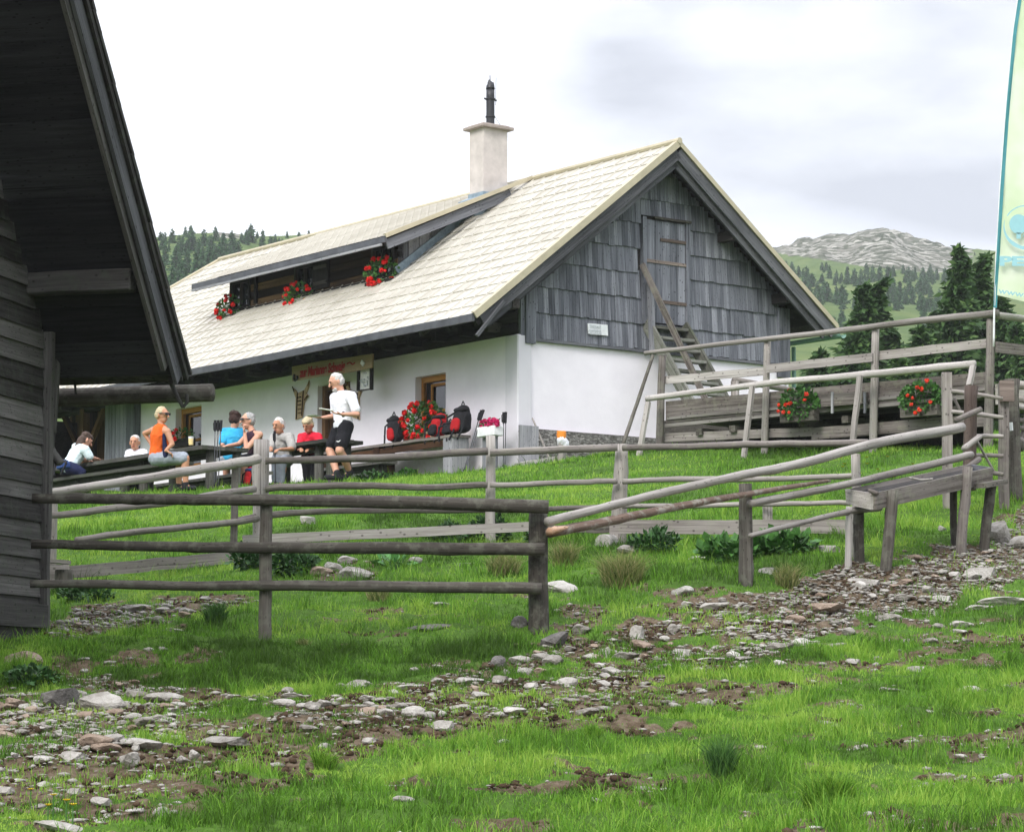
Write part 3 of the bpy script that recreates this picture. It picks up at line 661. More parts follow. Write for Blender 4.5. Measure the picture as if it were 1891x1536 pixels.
mb = MB(); mb.log([c0+GV*.12+ZV*7.1, c0+GV*.13+ZV*7.62], .004, 4, irr=0); mb.log([c0+GV*.05+ZV*6.95, c0+GV*.28+ZV*6.68], .004, 4, irr=0); mb.build('lightning_wire', 'grey_metal', chim)
# --- front windows and door
def window(a0, a1, z0, z1, ajar=False):
    mb = MB(); t_ = .065; D0, D1 = .13, .20
    hbox(mb, a0, a0+t_, D0, D1, z0, z1, g='z'); hbox(mb, a1-t_, a1, D0, D1, z0, z1, g='z'); hbox(mb, a0+t_, a1-t_, D0, D1, z1-t_-.03, z1); hbox(mb, a0+t_, a1-t_, D0, D1, z0, z0+t_)
    w = mb.build('window', 'wood_honey', house)
    mb = MB(); hbox(mb, a0+t_, a1-t_, D1-.005, D1+.005, z0+t_, z1-t_-.03); mb.build('pane', 'glass_dark', w)
    mb = MB(); i0, i1, j0, j1 = a0+t_+.05, a1-t_-.18, z0+t_, z1-t_-.07; s_ = .045; e0, e1 = .155, .185
    hbox(mb, i0, i0+s_, e0, e1, j0, j1, g='z'); hbox(mb, i1-s_, i1, e0, e1, j0, j1, g='z')
    for z in (j0, (j0+j1)/2-.02, j1-s_): hbox(mb, i0+s_, i1-s_, e0, e1, z, z+s_)
    mb.build('sash', 'wood_honey', w)
    mb = MB(); mb.poly([hp(i0+.10, .148, j0+.1), hp(i0+.16, .148, j0+.1), hp(i0+.02, .148, j1-.05), hp(i0-.01, .148, j1-.05)], .006, GV); mb.build('curtain', 'white_paint', w)
window(2.03, 2.93, .62, 1.78); window(10.15, 11.15, .75, 1.96)
mb = MB(); hbox(mb, 4.95, 5.05, .10, .22, -.1, 1.93, g='z'); hbox(mb, 5.92, 6.02, .10, .22, -.1, 1.93, g='z'); hbox(mb, 5.05, 5.92, .10, .22, 1.83, 1.93)
fd = mb.build('front_door', 'wood_brown', house)
mb = MB()
for k in range(6): hbox(mb, 5.05+k*.145, 5.05+k*.145+.142, .17, .2, -.1, 1.83, g='z')
mb.build('door_leaf', 'wood_brown', fd)
mb = MB(); hbox(mb, 5.12, 5.14, .12, .17, .85, 1.0); mb.build('handle', 'grey_metal', fd)
# --- wooden left end of the hut: dark planked bay and open brown shed bay
mb = MB()
for k in range(8): hbox(mb, 12.58+k*.15, 12.58+k*.15+.143, -.14-.015*RNG.random(), -.10, -.5, 2.25, g='z')
hbox(mb, 12.56, 12.62, -.12, .3, -.5, 2.25, g='z')
mb.build('plank_bay', 'wood_cladding', house)
mb = MB()
for k in range(30): hbox(mb, 13.8+k*.17, 13.8+k*.17+.162, 1.6, 1.64, -.5, 2.9, g='z')
mb.build('shed_back_wall', 'wood_brown', house)
mb = MB()
for a in (14.9, 16.6, 18.2): hbox(mb, a, a+.16, -.05, .11, -.6, 2.3, g='z')
mb.board(hp(14.95, .03, 1.3), hp(14.1, .03, 2.25), .10, .10, GV); mb.board(hp(15.0, .03, 1.3), hp(15.9, .03, 2.25), .10, .10, GV)
hbox(mb, 13.8, 18.4, -.04, .10, 1.08, 1.2)
mb.build('shed_posts', 'wood_brown', house)
mb = MB(); hbox(mb, 18.3, 18.35, 0, 6, -.6, 2.4); hbox(mb, 13.75, 18.3, 5.8, 5.9, -.6, 2.4); mb.build('shed_side_wall', 'wood_dark', house)
mb = MB(); hbox(mb, 16.6, 18.0, -.02, .05, .3, .95); mb.build('log_stack', 'wood_dark', house)
# --- green gutter on the back eave
mb = MB(); n = 10; V = []; Fc = []
g0, g1 = hp(-.62, 6.76, zr(6.68)-.12), hp(14, 6.76, zr(6.68)-.06)
for i, p in enumerate((g0, g1)):
    for j in range(n+1):
        w_ = math.pi*j/n; V.append(p+GV*math.cos(w_)*.075-ZV*math.sin(w_)*.075)
Fc = [(j, j+1, n+2+j, n+1+j) for j in range(n)]; mb.add(V, Fc); mb.build('gutter', 'green_metal', house)
mb = MB(); mb.log([hp(.6, 6.7, 2.6), hp(.6, 6.7, -.3)], .04, 8, irr=0); mb.build('downpipe', 'green_metal', house)

# ================================================================== THINGS ON THE HOUSE
def text_mesh(name, txt, mat, parent, org, xax, zax, h, w=None, font_sh=0., thick=.004):
    cu = bpy.data.curves.new(name, 'FONT'); cu.body = txt; cu.size = h*1.38; cu.extrude = thick/2; cu.offset = .0015 if h < .12 else .009; cu.shear = font_sh
    tmp = bpy.data.objects.new('t', cu); COL.objects.link(tmp); dg = bpy.context.evaluated_depsgraph_get(); me = bpy.data.meshes.new_from_object(tmp.evaluated_get(dg)); bpy.data.objects.remove(tmp)
    me.name = name; n = len(me.vertices); co = np.empty(n*3, np.float32); me.vertices.foreach_get('co', co); co = co.reshape(-1, 3)
    x0, x1 = co[:, 0].min(), co[:, 0].max(); sc = (w/(x1-x0)) if w else 1
    yax = np.cross(zax, xax); co2 = np.array(org)+np.outer((co[:, 0]-x0)*sc, xax)+np.outer(co[:, 1], zax)+np.outer(co[:, 2], -yax)
    me.vertices.foreach_set('co', co2.astype(np.float32).ravel()); me.update()
    while me.materials: me.materials.pop()
    return link(name, me, mat, parent)
# long sign over the door, hanging from the eave in front of the wall
SB = -.55
def fp(u, v, b=0.):   # pixel on the vertical plane parallel to the front wall
    r = ray(u, v); o_ = HC+GV*b; t_ = (o_@GV)/(r@GV); return r*t_
def gp(u, v, a=0.):
    r = ray(u, v); o_ = HC+LV*a; t_ = (o_@LV)/(r@LV); return r*t_
mb = MB(); cs = [fp(539, 677, SB), fp(590, 667, SB), fp(640, 660.5, SB), fp(688, 653, SB), fp(687, 679, SB), fp(640, 688, SB), fp(590, 695, SB), fp(540, 704, SB)]
mb.add(cs+[c+GV*.03 for c in cs], [tuple(range(8)), tuple(range(15, 7, -1))]+[(i, i+8, (i+1) % 8+8, (i+1) % 8) for i in range(8)], [((c@LV), c[2], 0) for c in cs]*2)
sgn = mb.build('name_sign', 'wood_sign'); tag(sgn, 'long brown wooden sign with red lettering hanging above the hut door', 'sign')
tx = -(fp(552, 690, SB-.012)-fp(660, 672, SB-.012)); tx = tx/np.linalg.norm(tx)
text_mesh('lettering', 'zur Marianne Schwaig', 'ink_red', sgn, fp(553, 696.5, SB-.012), tx, ZV, .165, w=float(np.linalg.norm(fp(553, 690, SB)-fp(637, 674, SB))), font_sh=.15)
mb = MB(); mb.log([fp(641, 672, SB-.012), fp(646, 669, SB-.012), fp(651, 673, SB-.012), fp(655, 670, SB-.012)], .012, 5); mb.build('flourish', 'ink_red', sgn)
mb = MB(); mb.log([fp(543, 691, SB-.03), fp(542, 699, SB-.03), fp(545, 703, SB-.03), fp(549, 699, SB-.03), fp(548, 694, SB-.03)], .02, 6); mb.build('horseshoe', 'black_metal', sgn)
mb = MB(); mb.board(fp(668, 674, SB-.02), fp(671, 667, SB-.02), .02, .10, LV); mb.build('white_card', 'white_paint', sgn)
nb_ = thing('notice_board', fp(674, 718, -.4), 'framed notice board with a faded map hanging under the sign right of the door', 'notice board')
mb = MB(); q = [fp(u, v, -.42) for u, v in ((664, 679.5), (684, 676.5), (684, 718), (664, 721))]; mb.poly(q, .02, -GV); mb.build('map_sheet', 'paper', nb_)
mb = MB(); mb.board(fp(662.5, 680, -.44), fp(661.5, 722, -.44), .04, .05, LV); mb.board(fp(686.5, 660, -.44), fp(686, 720, -.44), .04, .07, LV); mb.board(fp(662, 721, -.44), fp(686, 718.5, -.44), .04, .02, ZV); mb.build('frame', 'wood_dark', nb_)
mb = MB()
for k in range(16):
    u, v = 667+RNG.random()*14, 683+RNG.random()*30; mb.log([fp(u, v, -.435), fp(u+RNG.normal()*2.5, v+4*RNG.random(), -.435)], .006+.01*RNG.random(), 5)
mb.build('map_lines', 'sign_grey', nb_)
# two carved boards shaped like antlers
def antler(name, u0, label, flip):
    mb = MB(); pl_ = lambda du, v: fp(u0+(-du if flip else du), v, -.03)
    out = [(0, 775), (1, 735), (-2, 727), (-4, 716), (0, 720), (4, 727), (17, 723), (21, 716), (25, 709), (24, 720), (20, 730), (23, 735), (17, 744), (15, 752), (12, 773)]
    out = [(du, v-du*.19) for du, v in out]
    pts = [pl_(*p) for p in out]
    mb.add(pts+[p+GV*.025 for p in pts], [tuple(range(len(pts))), tuple(range(2*len(pts)-1, len(pts)-1, -1))]+[(i, i+len(pts), (i+1) % len(pts)+len(pts), (i+1) % len(pts)) for i in range(len(pts))])
    o = mb.build(name, 'wood_tan'); tag(o, label, 'carving', 'carved antler boards beside the door')
    mb = MB()
    for a_, b_ in (((2, 774), (4, 726)), ((12, 770), (15, 724)), ((-5, 713), (-2, 723)), ((26, 707), (23, 717)), ((23, 734), (17, 742))):
        mb.board(fp(u0+(-a_[0] if flip else a_[0]), a_[1]-a_[0]*.19, -.042), fp(u0+(-b_[0] if flip else b_[0]), b_[1]-b_[0]*.19, -.042), .012, .02, LV)
    for v in (735, 742, 749, 757, 764): mb.board(fp(u0+(-5 if flip else 5), v-1, -.042), fp(u0+(-11 if flip else 11), v-2.2, -.042), .012, .018, ZV)
    mb.build('carved_lines', 'wood_brown', o)
antler('antler_board', 545, 'tan antler shaped carved board on the wall left of the door', False)
antler('antler_board', 663, 'tan antler shaped carved board right of the door, partly behind the standing man', True)
# small enamel sign on the gable
q = [gp(1086, 597, -.085), gp(1122, 600, -.085), gp(1123, 620, -.085), gp(1087, 616, -.085)]
mb = MB(); mb.poly(q, .02, -LV); gs = mb.build('enamel_sign', 'white_metal'); tag(gs, 'small white sign with grey capitals on the gable shingles', 'sign')
gx_ = (q[1]-q[0]); gx_ /= np.linalg.norm(gx_)
text_mesh('lettering', 'STUTZPUNKT', 'sign_grey', gs, gp(1089, 605.5, -.092), gx_, ZV, .062, w=.245)
text_mesh('lettering', 'DES BERGRETTUNGSDIENSTES', 'sign_grey', gs, gp(1088, 611, -.092), gx_, ZV, .03, w=.255)
text_mesh('lettering', 'BERG u. NATURWACHT', 'sign_grey', gs, gp(1089, 617.5, -.092), gx_, ZV, .05, w=.25)
# ================================================================== DARK BARN AT THE LEFT
BW = np.array([.233, .972, 0]); BW /= np.linalg.norm(BW); BR = np.array([BW[1], -BW[0], 0]); BQ = P(68, 1168, 23.)
def bp(s, o, z): return BQ-BW*s+BR*o+ZV*z          # s towards the camera, o out from the gable wall, z above the sill
def bpl(u, v, s=None, o=None):                      # pixel on a plane of constant s or constant o
    r = ray(u, v); n = BW if s is not None else BR; q = BQ-BW*(s or 0)+BR*(o or 0); return r*((q@n)/(r@n))
ZE = float(P(350, 690, 23.4)[2]-BQ[2]); BS = 1.15; EO = .40; OH = 1.08
zb_ = lambda s: ZE-.04+BS*(s+EO)                    # underside of roof
barn = thing('timber_barn', BQ, 'dark weathered timber barn with a steep overhanging roof at the left edge', 'barn')
mb = MB(); z = -.02; k = 0
while z < 8:
    h = .155+RNG.random()*.02; s0 = max(0., (z+h+.04-ZE)/BS-EO)
    if s0 < 8:
        dz = RNG.normal()*.006
        vs = [bp(s0, .03, z-.012+dz), bp(9, .03, z-.012+dz), bp(9, .005, z+h), bp(s0, .005, z+h), bp(s0, -.02, z), bp(9, -.02, z), bp(9, -.02, z+h), bp(s0, -.02, z+h)]
        mb.add(vs, [(0, 1, 2, 3), (4, 7, 6, 5), (0, 4, 5, 1), (1, 5, 6, 2), (2, 6, 7, 3), (3, 7, 4, 0)], [(9-i, j, 0) for i, j in ((0, 0), (9, 0), (9, h), (0, h))]*2)
    z += h
for (s0, s1, z0, o) in ((-.02, 9, .04, .07), (.05, 9, -.16, .03)): mb.board(bp(s0, o, z0+.1), bp(s1, o, z0+.1), .05, .2, ZV, seg=8, wob=.004)
mb.build('siding', 'wood_barn', barn)
mb = MB(); mb.board(bp(-.045, .035, -.12), bp(-.045, .035, zb_(0)-.1), .10, .07, BW, seg=8, wob=.004); mb.build('corner_board', 'wood_barn', barn)
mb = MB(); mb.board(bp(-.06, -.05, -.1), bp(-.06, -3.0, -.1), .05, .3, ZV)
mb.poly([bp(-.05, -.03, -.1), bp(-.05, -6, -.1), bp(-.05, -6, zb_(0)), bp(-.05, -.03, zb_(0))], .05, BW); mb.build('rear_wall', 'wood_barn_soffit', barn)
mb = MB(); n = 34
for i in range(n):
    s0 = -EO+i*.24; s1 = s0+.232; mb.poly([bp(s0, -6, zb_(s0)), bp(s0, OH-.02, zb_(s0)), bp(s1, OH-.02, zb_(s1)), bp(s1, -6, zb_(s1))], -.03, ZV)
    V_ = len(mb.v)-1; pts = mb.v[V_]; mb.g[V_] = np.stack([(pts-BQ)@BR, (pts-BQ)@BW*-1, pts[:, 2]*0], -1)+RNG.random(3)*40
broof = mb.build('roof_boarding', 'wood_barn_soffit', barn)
mb = MB(); L_ = 8.5
def rake(o, dz, h, w, s0=-EO, seg=1): mb.board(bp(s0, o, zb_(s0)+dz), bp(L_, o, zb_(L_)+dz), w, h, ZV, seg=12, wob=.002)
rake(OH+.0, .14, .26, .035, -EO-.12); mb.build('rake_board', 'wood_barge', barn)
mb = MB(); rake(OH-.05, -.05, .16, .04, -EO+.1); rake(OH+.035, .215, .05, .035, -EO-.2); mb.build('rake_moulding', 'wood_barn', barn)
mb = MB(); s = -EO-.27
while s < L_:
    mb.board(bp(s, OH-.02, zb_(s)+.345), bp(s+.62, OH-.02, zb_(s+.62)+.30), .16, .03, ZV); mb.board(bp(s+.1, OH-.03, zb_(s+.1)+.395), bp(s+.70, OH-.03, zb_(s+.7)+.36), .16, .022, ZV); s += .44
mb.build('shingle_edge', 'wood_barn', barn)
mb = MB(); mb.poly([bp(-EO-.28, -6, zb_(-EO-.28)+.34), bp(-EO-.28, OH-.03, zb_(-EO-.28)+.34), bp(L_, OH-.03, zb_(L_)+.34), bp(L_, -6, zb_(L_)+.34)], .05, ZV); mb.build('shingle_roof', 'wood_barn', barn)
mb = MB(); c = float(P(160, 535, 23)[2]-BQ[2]); mb.board(bp(.3, -.3, c), bp(.3, .96, c), .17, .19, ZV, seg=6, wob=.003); mb.build('purlin', 'wood_barn', barn, bev=.012)
mb = MB(); c = bpl(398, 725, s=-.82); mb.log([c-BR*4, c-BR*.03], .082, 12, irr=.02, sub=10, r=.5)
mb.build('log_gutter', 'wood_near', barn, True)
mb = MB(); q = lambda u, v: bpl(u, v, s=-.66)
mb.log([q(312, 690), q(318, 712), q(330, 738), q(338, 752)], [.022, .022, .02, .018], 7, irr=.1); mb.log([q(338, 752), q(346, 742), q(345, 728)], .016, 7, irr=.1)
mb.build('gutter_hook', 'wood_barn', barn, True)
mb = MB(); mb.log([q(128, 690), q(138, 705), q(140, 728)], .012, 6, irr=.1); mb.build('gutter_hook', 'wood_barn', barn, True)
mb = MB(); q = lambda u, v: bpl(u, v, s=-.3)
mb.log([q(108, 560), q(104, 690), q(97, 800)], .032, 8, irr=.08); mb.log([q(82, 800), q(95, 835), q(112, 856)], [.05, .045, .04], 8, irr=.12); mb.log([q(90, 800), q(86, 905), q(78, 1050)], [.06, .05, .04], 8, irr=.06)
mb.build('eave_prop', 'wood_barn', barn, True)
mb = MB(); mb.log([P(8, 1185, 22.6), P(4, 1300, 22.4)], .10, 10, irr=.1); mb.build('foundation_post', 'wood_barn', barn, True)

# ================================================================== FENCES
def gz(p, dz=0.): return np.array([p[0], p[1], Hs(p[0], p[1])+dz])
def post(name, par, u, vt, d, r0, r1=None, mat='wood_fence', lean=(0, 0), sq=False, h2=None, sink=.12, seg=12):
    p = P(u, vt, d); q_ = gz(p, -sink); q_ = q_+np.array([lean[0], lean[1], 0]); mb = MB()
    if sq: mb.board(q_, p, sq, r0*2, (0, 1, .01), seg=6, wob=.003)
    else: mb.log([q_, p], [r1 or r0, r0], seg, irr=.035, sub=8, bend=.003)
    return mb.build(name, mat, par, not sq)
nf_ = thing('near_rail_fence', gz(P(490, 1190, 22.4)), 'dark weathered three rail fence in front, running right from the barn corner', 'fence')
post('post', nf_, 492, 921, 22.42, .052, .058, 'wood_near'); post('post', nf_, 994, 938, 22.55, .075, .088, 'wood_near')
for vs_, rr in (([(60, 920), (280, 921), (440, 923), (760, 928), (1013, 936)], [.038, .040, .044, .05, .052]), ([(58, 1004), (280, 1008), (440, 1011), (720, 1012), (1006, 1014)], [.034, .038, .042, .046, .048]), ([(56, 1078), (280, 1080), (440, 1080), (720, 1083), (1000, 1087)], [.03, .035, .038, .042, .044])):
    mb = MB(); mb.log([P(u, v, 22.30+.02*i) for i, (u, v) in enumerate(vs_)], [r_*1.1 for r_ in rr], 14, irr=.03, sub=8, bend=.004); mb.build('rail', 'wood_near', nf_, True)

dmid = lambda u: float(np.interp(u, [60, 300, 480, 905, 1145, 1415, 1600], [27.4, 28.4, 29.6, 30, 30, 29.4, 28.6]))
mf = thing('long_rail_fence', gz(P(905, 985, 30)), 'grey log rail fence with a bottom plank across the bright lawn', 'fence')
post('post', mf, 92, 905, dmid(92)+.1, .075, .085, sq=.14); post('post', mf, 434, 850, dmid(434)-.15, .048, sq=.07); post('post', mf, 483, 812, dmid(483)+.05, .085, .088, 'wood_pale')
post('post', mf, 906, 805, 30.05, .055, .060); post('post', mf, 1148, 820, 30.05, .070, .10, 'wood_fence', lean=(-.05, 0)); post('post', mf, 1417, 925, 29.4, .06, sq=.10)
def mrail(pts, rad, off=-.10, mat='wood_fence', bend=.006):
    rad = np.array(rad)*1.12; rad = float(rad) if rad.ndim == 0 else list(rad); mb = MB(); mb.log([P(u, v, dmid(u)+off) for u, v in pts], rad, 12, irr=.04, sub=7, bend=bend, smooth_path=True); return mb.build('rail', mat, mf, True)
mrail([(70, 912), (200, 893), (330, 873), (440, 855), (476, 847)], [.040, .042, .046, .05, .05], -.22)
mrail([(490, 851), (700, 845), (900, 833)], [.034, .040, .040]); mrail([(905, 836), (1140, 826)], .036)
mrail([(1150, 827), (1380, 821), (1602, 817)], [.033, .036, .034])
mrail([(66, 953), (160, 945), (300, 928), (470, 903)], [.030, .032, .034, .035], -.2); mrail([(490, 903), (620, 896), (780, 899), (900, 896)], [.034, .034, .032, .030]); mrail([(905, 895), (1060, 891), (1140, 888)], .028)
mrail([(1150, 889), (1350, 884), (1580, 878)], .027)
mrail([(140, 997), (300, 978), (475, 957)], [.030, .034, .034], -.2); mrail([(440, 960), (505, 950), (656, 944), (900, 941), (1140, 934)], [.034, .034, .030, .028, .026], .1); mrail([(1150, 935), (1364, 931), (1570, 929)], .024)
def plank(par, a, b, h, w=.05, mat='wood_fence', name='plank', seg=8):
    mb = MB(); mb.board(P(*a), P(*b), w, h, ZV, seg=seg, wob=.003); return mb.build(name, mat, par)
plank(mf, (62, 1057, 27.2), (128, 1053, 27.3), .145); plank(mf, (129, 1056, 27.45), (448, 1027, 29.1), .13, mat='wood_fence'); plank(mf, (448, 997, 29.4), (998, 971, 29.7), .105)
plank(mf, (1000, 977, 29.75), (1130, 976, 29.75), .09, mat='wood_near'); plank(mf, (1127, 972, 29.62), (1562, 973, 28.5), .155, mat='wood_fence')
mb = MB(); mb.log([P(1113, 1001, 29.2), P(1150, 1000, 31.2)], .088, 16, irr=.02); o = mb.build('drain_log', 'wood_pale'); tag(o, 'cut log end poking out under the fence plank, seen end on', 'log')
mb = MB(); p = P(118, 1085, 27.1); mb.log([gz(p, -.1), P(118, 1052, 27.1)], .10, 12, irr=.08); o = mb.build('wood_block', 'wood_near', None, True); tag(o, 'dark upright wood block under the fence plank beside the barn', 'log')
mb = MB(); mb.board(P(78, 1035, 27.0), P(128, 1038, 27.0), .2, .035, ZV); o = mb.build('loose_slab', 'wood_pale'); tag(o, 'short pale slab lying on top of the fence plank by the barn', 'board')

# sloping pole rails up to the gate
ds = lambda u: float(np.interp(u, [1010, 1375, 1580, 1790], [22.5, 24.5, 26.2, 28.4]))
sf = thing('sloping_pole_fence', gz(P(1375, 1062, 24.6)), 'fence of long bare poles sloping up to the gate at the right', 'fence')
post('post', sf, 1376, 893, 24.62, .062, .07, 'wood_near'); post('post', sf, 1580, 838, 26.4, .045, .045)
for pts, rr, mt in (([(1010, 963), (1134, 931), (1255, 903), (1373, 877), (1480, 856), (1630, 816), (1776, 789)], [.038, .036, .037, .039, .043, .047, .052], 'wood_pale'),
                    ([(1014, 984), (1120, 963), (1240, 937), (1380, 912), (1460, 899), (1532, 888)], [.044, .042, .036, .03, .024, .016], 'bark'),
                    ([(1384, 930), (1480, 911), (1600, 886), (1700, 862), (1793, 840)], [.036, .037, .038, .040, .042], 'wood_fence'),
                    ([(1385, 989), (1480, 965), (1560, 946), (1625, 938)], [.022, .025, .028, .03], 'wood_pale')):
    mb = MB(); mb.log([P(u, v, ds(u)-.12) for u, v in pts], rr, 12, irr=.04, sub=6, bend=.004, smooth_path=True); mb.build('pole', mt, sf, True)
mb = MB(); mb.log([P(1016, 981, 22.36), P(1052, 974, 22.6)], [.042, .022], 10, irr=.15, sub=6); mb.build('peeled_patch', 'wood_fresh', sf, True)

# watering trough
tr = thing('water_trough', gz(P(1650, 1000, 26.4)), 'long grey plank watering trough on short log legs under the sloping poles', 'trough')
F0t, F0b, F1t, F1b = P(1613, 910, 25.8), P(1613, 941, 25.8), P(1828, 863, 27.3), P(1828, 891, 27.3)
B0t, B0b = P(1566, 903, 26.15), P(1568, 930, 26.15); B1t, B1b = P(1790, 857, 27.7), P(1790, 884, 27.7)
def slab(name, a, b, c, d, n, mat='wood_grey', th=.035):
    mb = MB(); nn = np.cross(b-a, d-a); nn /= np.linalg.norm(nn); mb.add([a, b, c, d]+[x+nn*th for x in (a, b, c, d)], [(0, 1, 2, 3), (7, 6, 5, 4), (0, 4, 5, 1), (1, 5, 6, 2), (2, 6, 7, 3), (3, 7, 4, 0)], [(0, 0, 0), (1.5, 0, 0), (1.5, .15, 0), (0, .15, 0)]*2); return mb.build(name, mat, tr)
slab('side_board', F0b, F1b, F1t, F0t, 1, 'wood_fence'); slab('side_board', B0b, B1b, B1t, B0t, 1, 'wood_fence'); slab('end_board', B0b, F0b, F0t, B0t, 1, 'wood_fence'); slab('end_board', F1b, B1b, B1t, F1t, 1)
slab('floor_board', F0b, F1b, B1b, B0b, 1, 'wood_near')
mb = MB(); w0 = [x*.25+y*.75 for x, y in ((F0b, F0t), (F1b, F1t), (B1b, B1t), (B0b, B0t))]; mb.add(w0, [(0, 1, 2, 3)]); mb.build('water', 'glass_dark', tr)
for u, v, d, r_, mt in ((1650, 905, 25.9, .058, 'wood_near'), (1787, 862, 26.9, .055, 'wood_fence')): post('leg', tr, u, v, d, r_*.95, r_, mt, lean=(-.10, 0))
for u, v, d in ((1585, 938, 26.25), (1830, 897, 27.3)): post('leg', tr, u, v, d, .055, .055, 'wood_near', lean=(-.10 if u > 1800 else 0, 0))
post('leg', tr, 1568, 935, 26.0, .03, .035, 'wood_pale', lean=(-.02, 0)); post('leg', tr, 1760, 890, 27.4, .04, .04, 'wood_near')
mb = MB(); mb.board(P(1806, 897, 27.0), P(1845, 890, 27.4), .2, .05, ZV); mb.build('cross_piece', 'wood_near', tr)
mb = MB(); mb.log([P(1680, 882, 26.3), P(1700, 886, 26.4), P(1722, 884, 26.5)], .012, 6); mb.log([P(1604, 905, 25.8), P(1622, 911, 25.75)], .02, 6); mb.build('loose_stick', 'wood_fence', tr, True)

# stile / gate at the right edge
gt = thing('log_stile', gz(P(1800, 890, 30.5)), 'ladder like log stile with round rungs between grey uprights at the right', 'stile')
def gpost(u, v0, v1, d, w, mat, h=.08): 
    mb = MB(); q_ = P(u, v1, d); mb.board(np.array([q_[0], q_[1], min(q_[2], Hs(q_[0], q_[1]))-.15]), P(u-1, v0, d), h, w, (1, 0, .0), seg=6, wob=.003); return mb.build('upright', mat, gt)
gpost(1749, 688, 868, 30.4, .11, 'wood_fence'); gpost(1853, 708, 903, 30.2, .11, 'wood_fence')
mb = MB(); mb.log([P(1789, 872, 29.6)-ZV*.2, P(1793, 712, 29.6)], [.078, .07], 12, irr=.04, sub=8); mb.build('upright', 'wood_weather_brown', gt, True)
mb = MB(); mb.log([gz(P(1874, 905, 30.6), -.1), P(1868, 700, 30.6)], [.085, .08], 12, irr=.05, sub=8); mb.build('upright', 'wood_near', gt, True)
mb = MB(); mb.board(P(1846, 722, 30.1), P(1872, 722, 30.1), .06, .24, ZV); mb.build('bark_wrap', 'wood_weather_brown', gt)
for a_, b_ in (((1757, 722), (1852, 736)), ((1757, 760), (1853, 771)), ((1790, 806), (1853, 806)), ((1798, 841), (1853, 842)), ((1815, 872), (1853, 876))):
    mb = MB(); mb.log([P(*a_, 30.05), P((a_[0]+b_[0])/2, (a_[1]+b_[1])/2-1, 30), P(*b_, 29.95)], [.024, .026, .022], 8, irr=.06); mb.build('rung', 'wood_fence', gt, True)
for a_, b_ in (((1765, 776), (1810, 756)), ((1780, 828), (1809, 806)), ((1786, 864), (1808, 848))):
    mb = MB(); mb.log([P(*a_, 29.1), P(*b_, 29.5)], .033, 10, irr=.04); mb.build('short_pole', 'wood_fence', gt, True)
mb = MB(); mb.log([P(1762, 735, 30.6), P(1776, 765, 30.6)], .02, 6); mb.log([P(1803, 812, 29.8), P(1835, 870, 30)], .015, 6); mb.build('diagonal_brace', 'wood_fence', gt, True)
mb = MB(); mb.board(P(1867, 780, 30.45), P(1868, 795, 30.45), .02, .035, LV); mb.build('tin_tag', 'white_metal', gt)
rf = thing('pole_fence_end', gz(P(1900, 880, 30)), 'bundle of crooked poles beyond the stile at the right edge', 'fence')
for a_, b_, r_ in (((1866, 735), (1960, 750), .04), ((1872, 752), (1960, 758), .035), ((1878, 776), (1960, 790), .03), ((1876, 789), (1960, 800), .03), ((1882, 812), (1960, 850), .035), ((1884, 830), (1905, 730), .045), ((1860, 708), (1960, 722), .05)):
    mb = MB(); mb.log([P(*a_, 30.9), P(*b_, 31.2)], r_, 8, irr=.08, sub=5, bend=.008); mb.build('pole', 'wood_fence', rf, True)
post('post', rf, 1925, 700, 31.3, .08, .09)

# ================================================================== DECK WITH RAILING
DO = P(1220, 652, 40.); DD = np.array([.743, -.669, 0]); DD /= np.linalg.norm(DD); DN = np.array([-DD[1]*-1, 0, 0]); DN = np.array([DD[1], -DD[0], 0])   # towards camera-left
DN = DN/np.linalg.norm(DN)
def dp(u, v, off=0.):
    r = ray(u, v); q_ = DO+DN*off; return r*((q_@DN)/(r@DN))
deck = thing('wooden_deck', gz(dp(1520, 830), 0), 'raised grey plank deck with log railing in front of the gable', 'deck')
def dlog(name, pts, rad, off=0., mat='wood_grey', sub=6):
    mb = MB(); mb.log([dp(u, v, off) for u, v in pts], rad, 12, irr=.035, sub=sub, bend=.003); return mb.build(name, mat, deck, True)
def dboard(name, a, b, h, w=.04, off=0., mat='wood_grey', seg=8):
    mb = MB(); mb.board(dp(*a, off), dp(*b, off), w, h, ZV, seg=seg, wob=.002); return mb.build(name, mat, deck)
dlog('handrail', [(1191, 652), (1320, 637), (1500, 617), (1700, 592), (1843, 578)], [.032, .036, .042, .046, .05], .07, 'wood_pale')
for u, vt, r_ in ((1223, 656, .062), (1417, 630, .055), (1617, 607, .058), (1830, 582, .068)):
    p = dp(u, vt, 0); mb = MB(); b0 = gz(dp(u-6, 830, 0), -.15); mb.log([b0, p], [r_*1.02, r_*.92], 12, irr=.04, sub=8, bend=.003); mb.build('post', 'wood_fence', deck, True)
dboard('rail_board', (1228, 702), (1414, 685), .115, off=-.07, mat='wood_pale'); dboard('rail_board', (1416, 681), (1612, 660), .125, off=.07, mat='wood_pale'); dboard('rail_board', (1622, 657), (1824, 634), .125, off=-.07, mat='wood_fence')
dboard('skirt_board', (1231, 751), (1829, 697), .16, off=-.09, mat='wood_fence'); dboard('skirt_board', (1231, 771), (1829, 716), .165, off=-.093, mat='wood_fence')
dboard('skirt_board', (1229, 786), (1829, 729), .05, off=-.06, mat='wood_pale')
dboard('lower_board', (1229, 808), (1500, 797), .13, off=-.12, mat='wood_fence'); dboard('lower_board', (1500, 801), (1829, 775), .17, off=-.12, mat='wood_fence')
mb = MB()
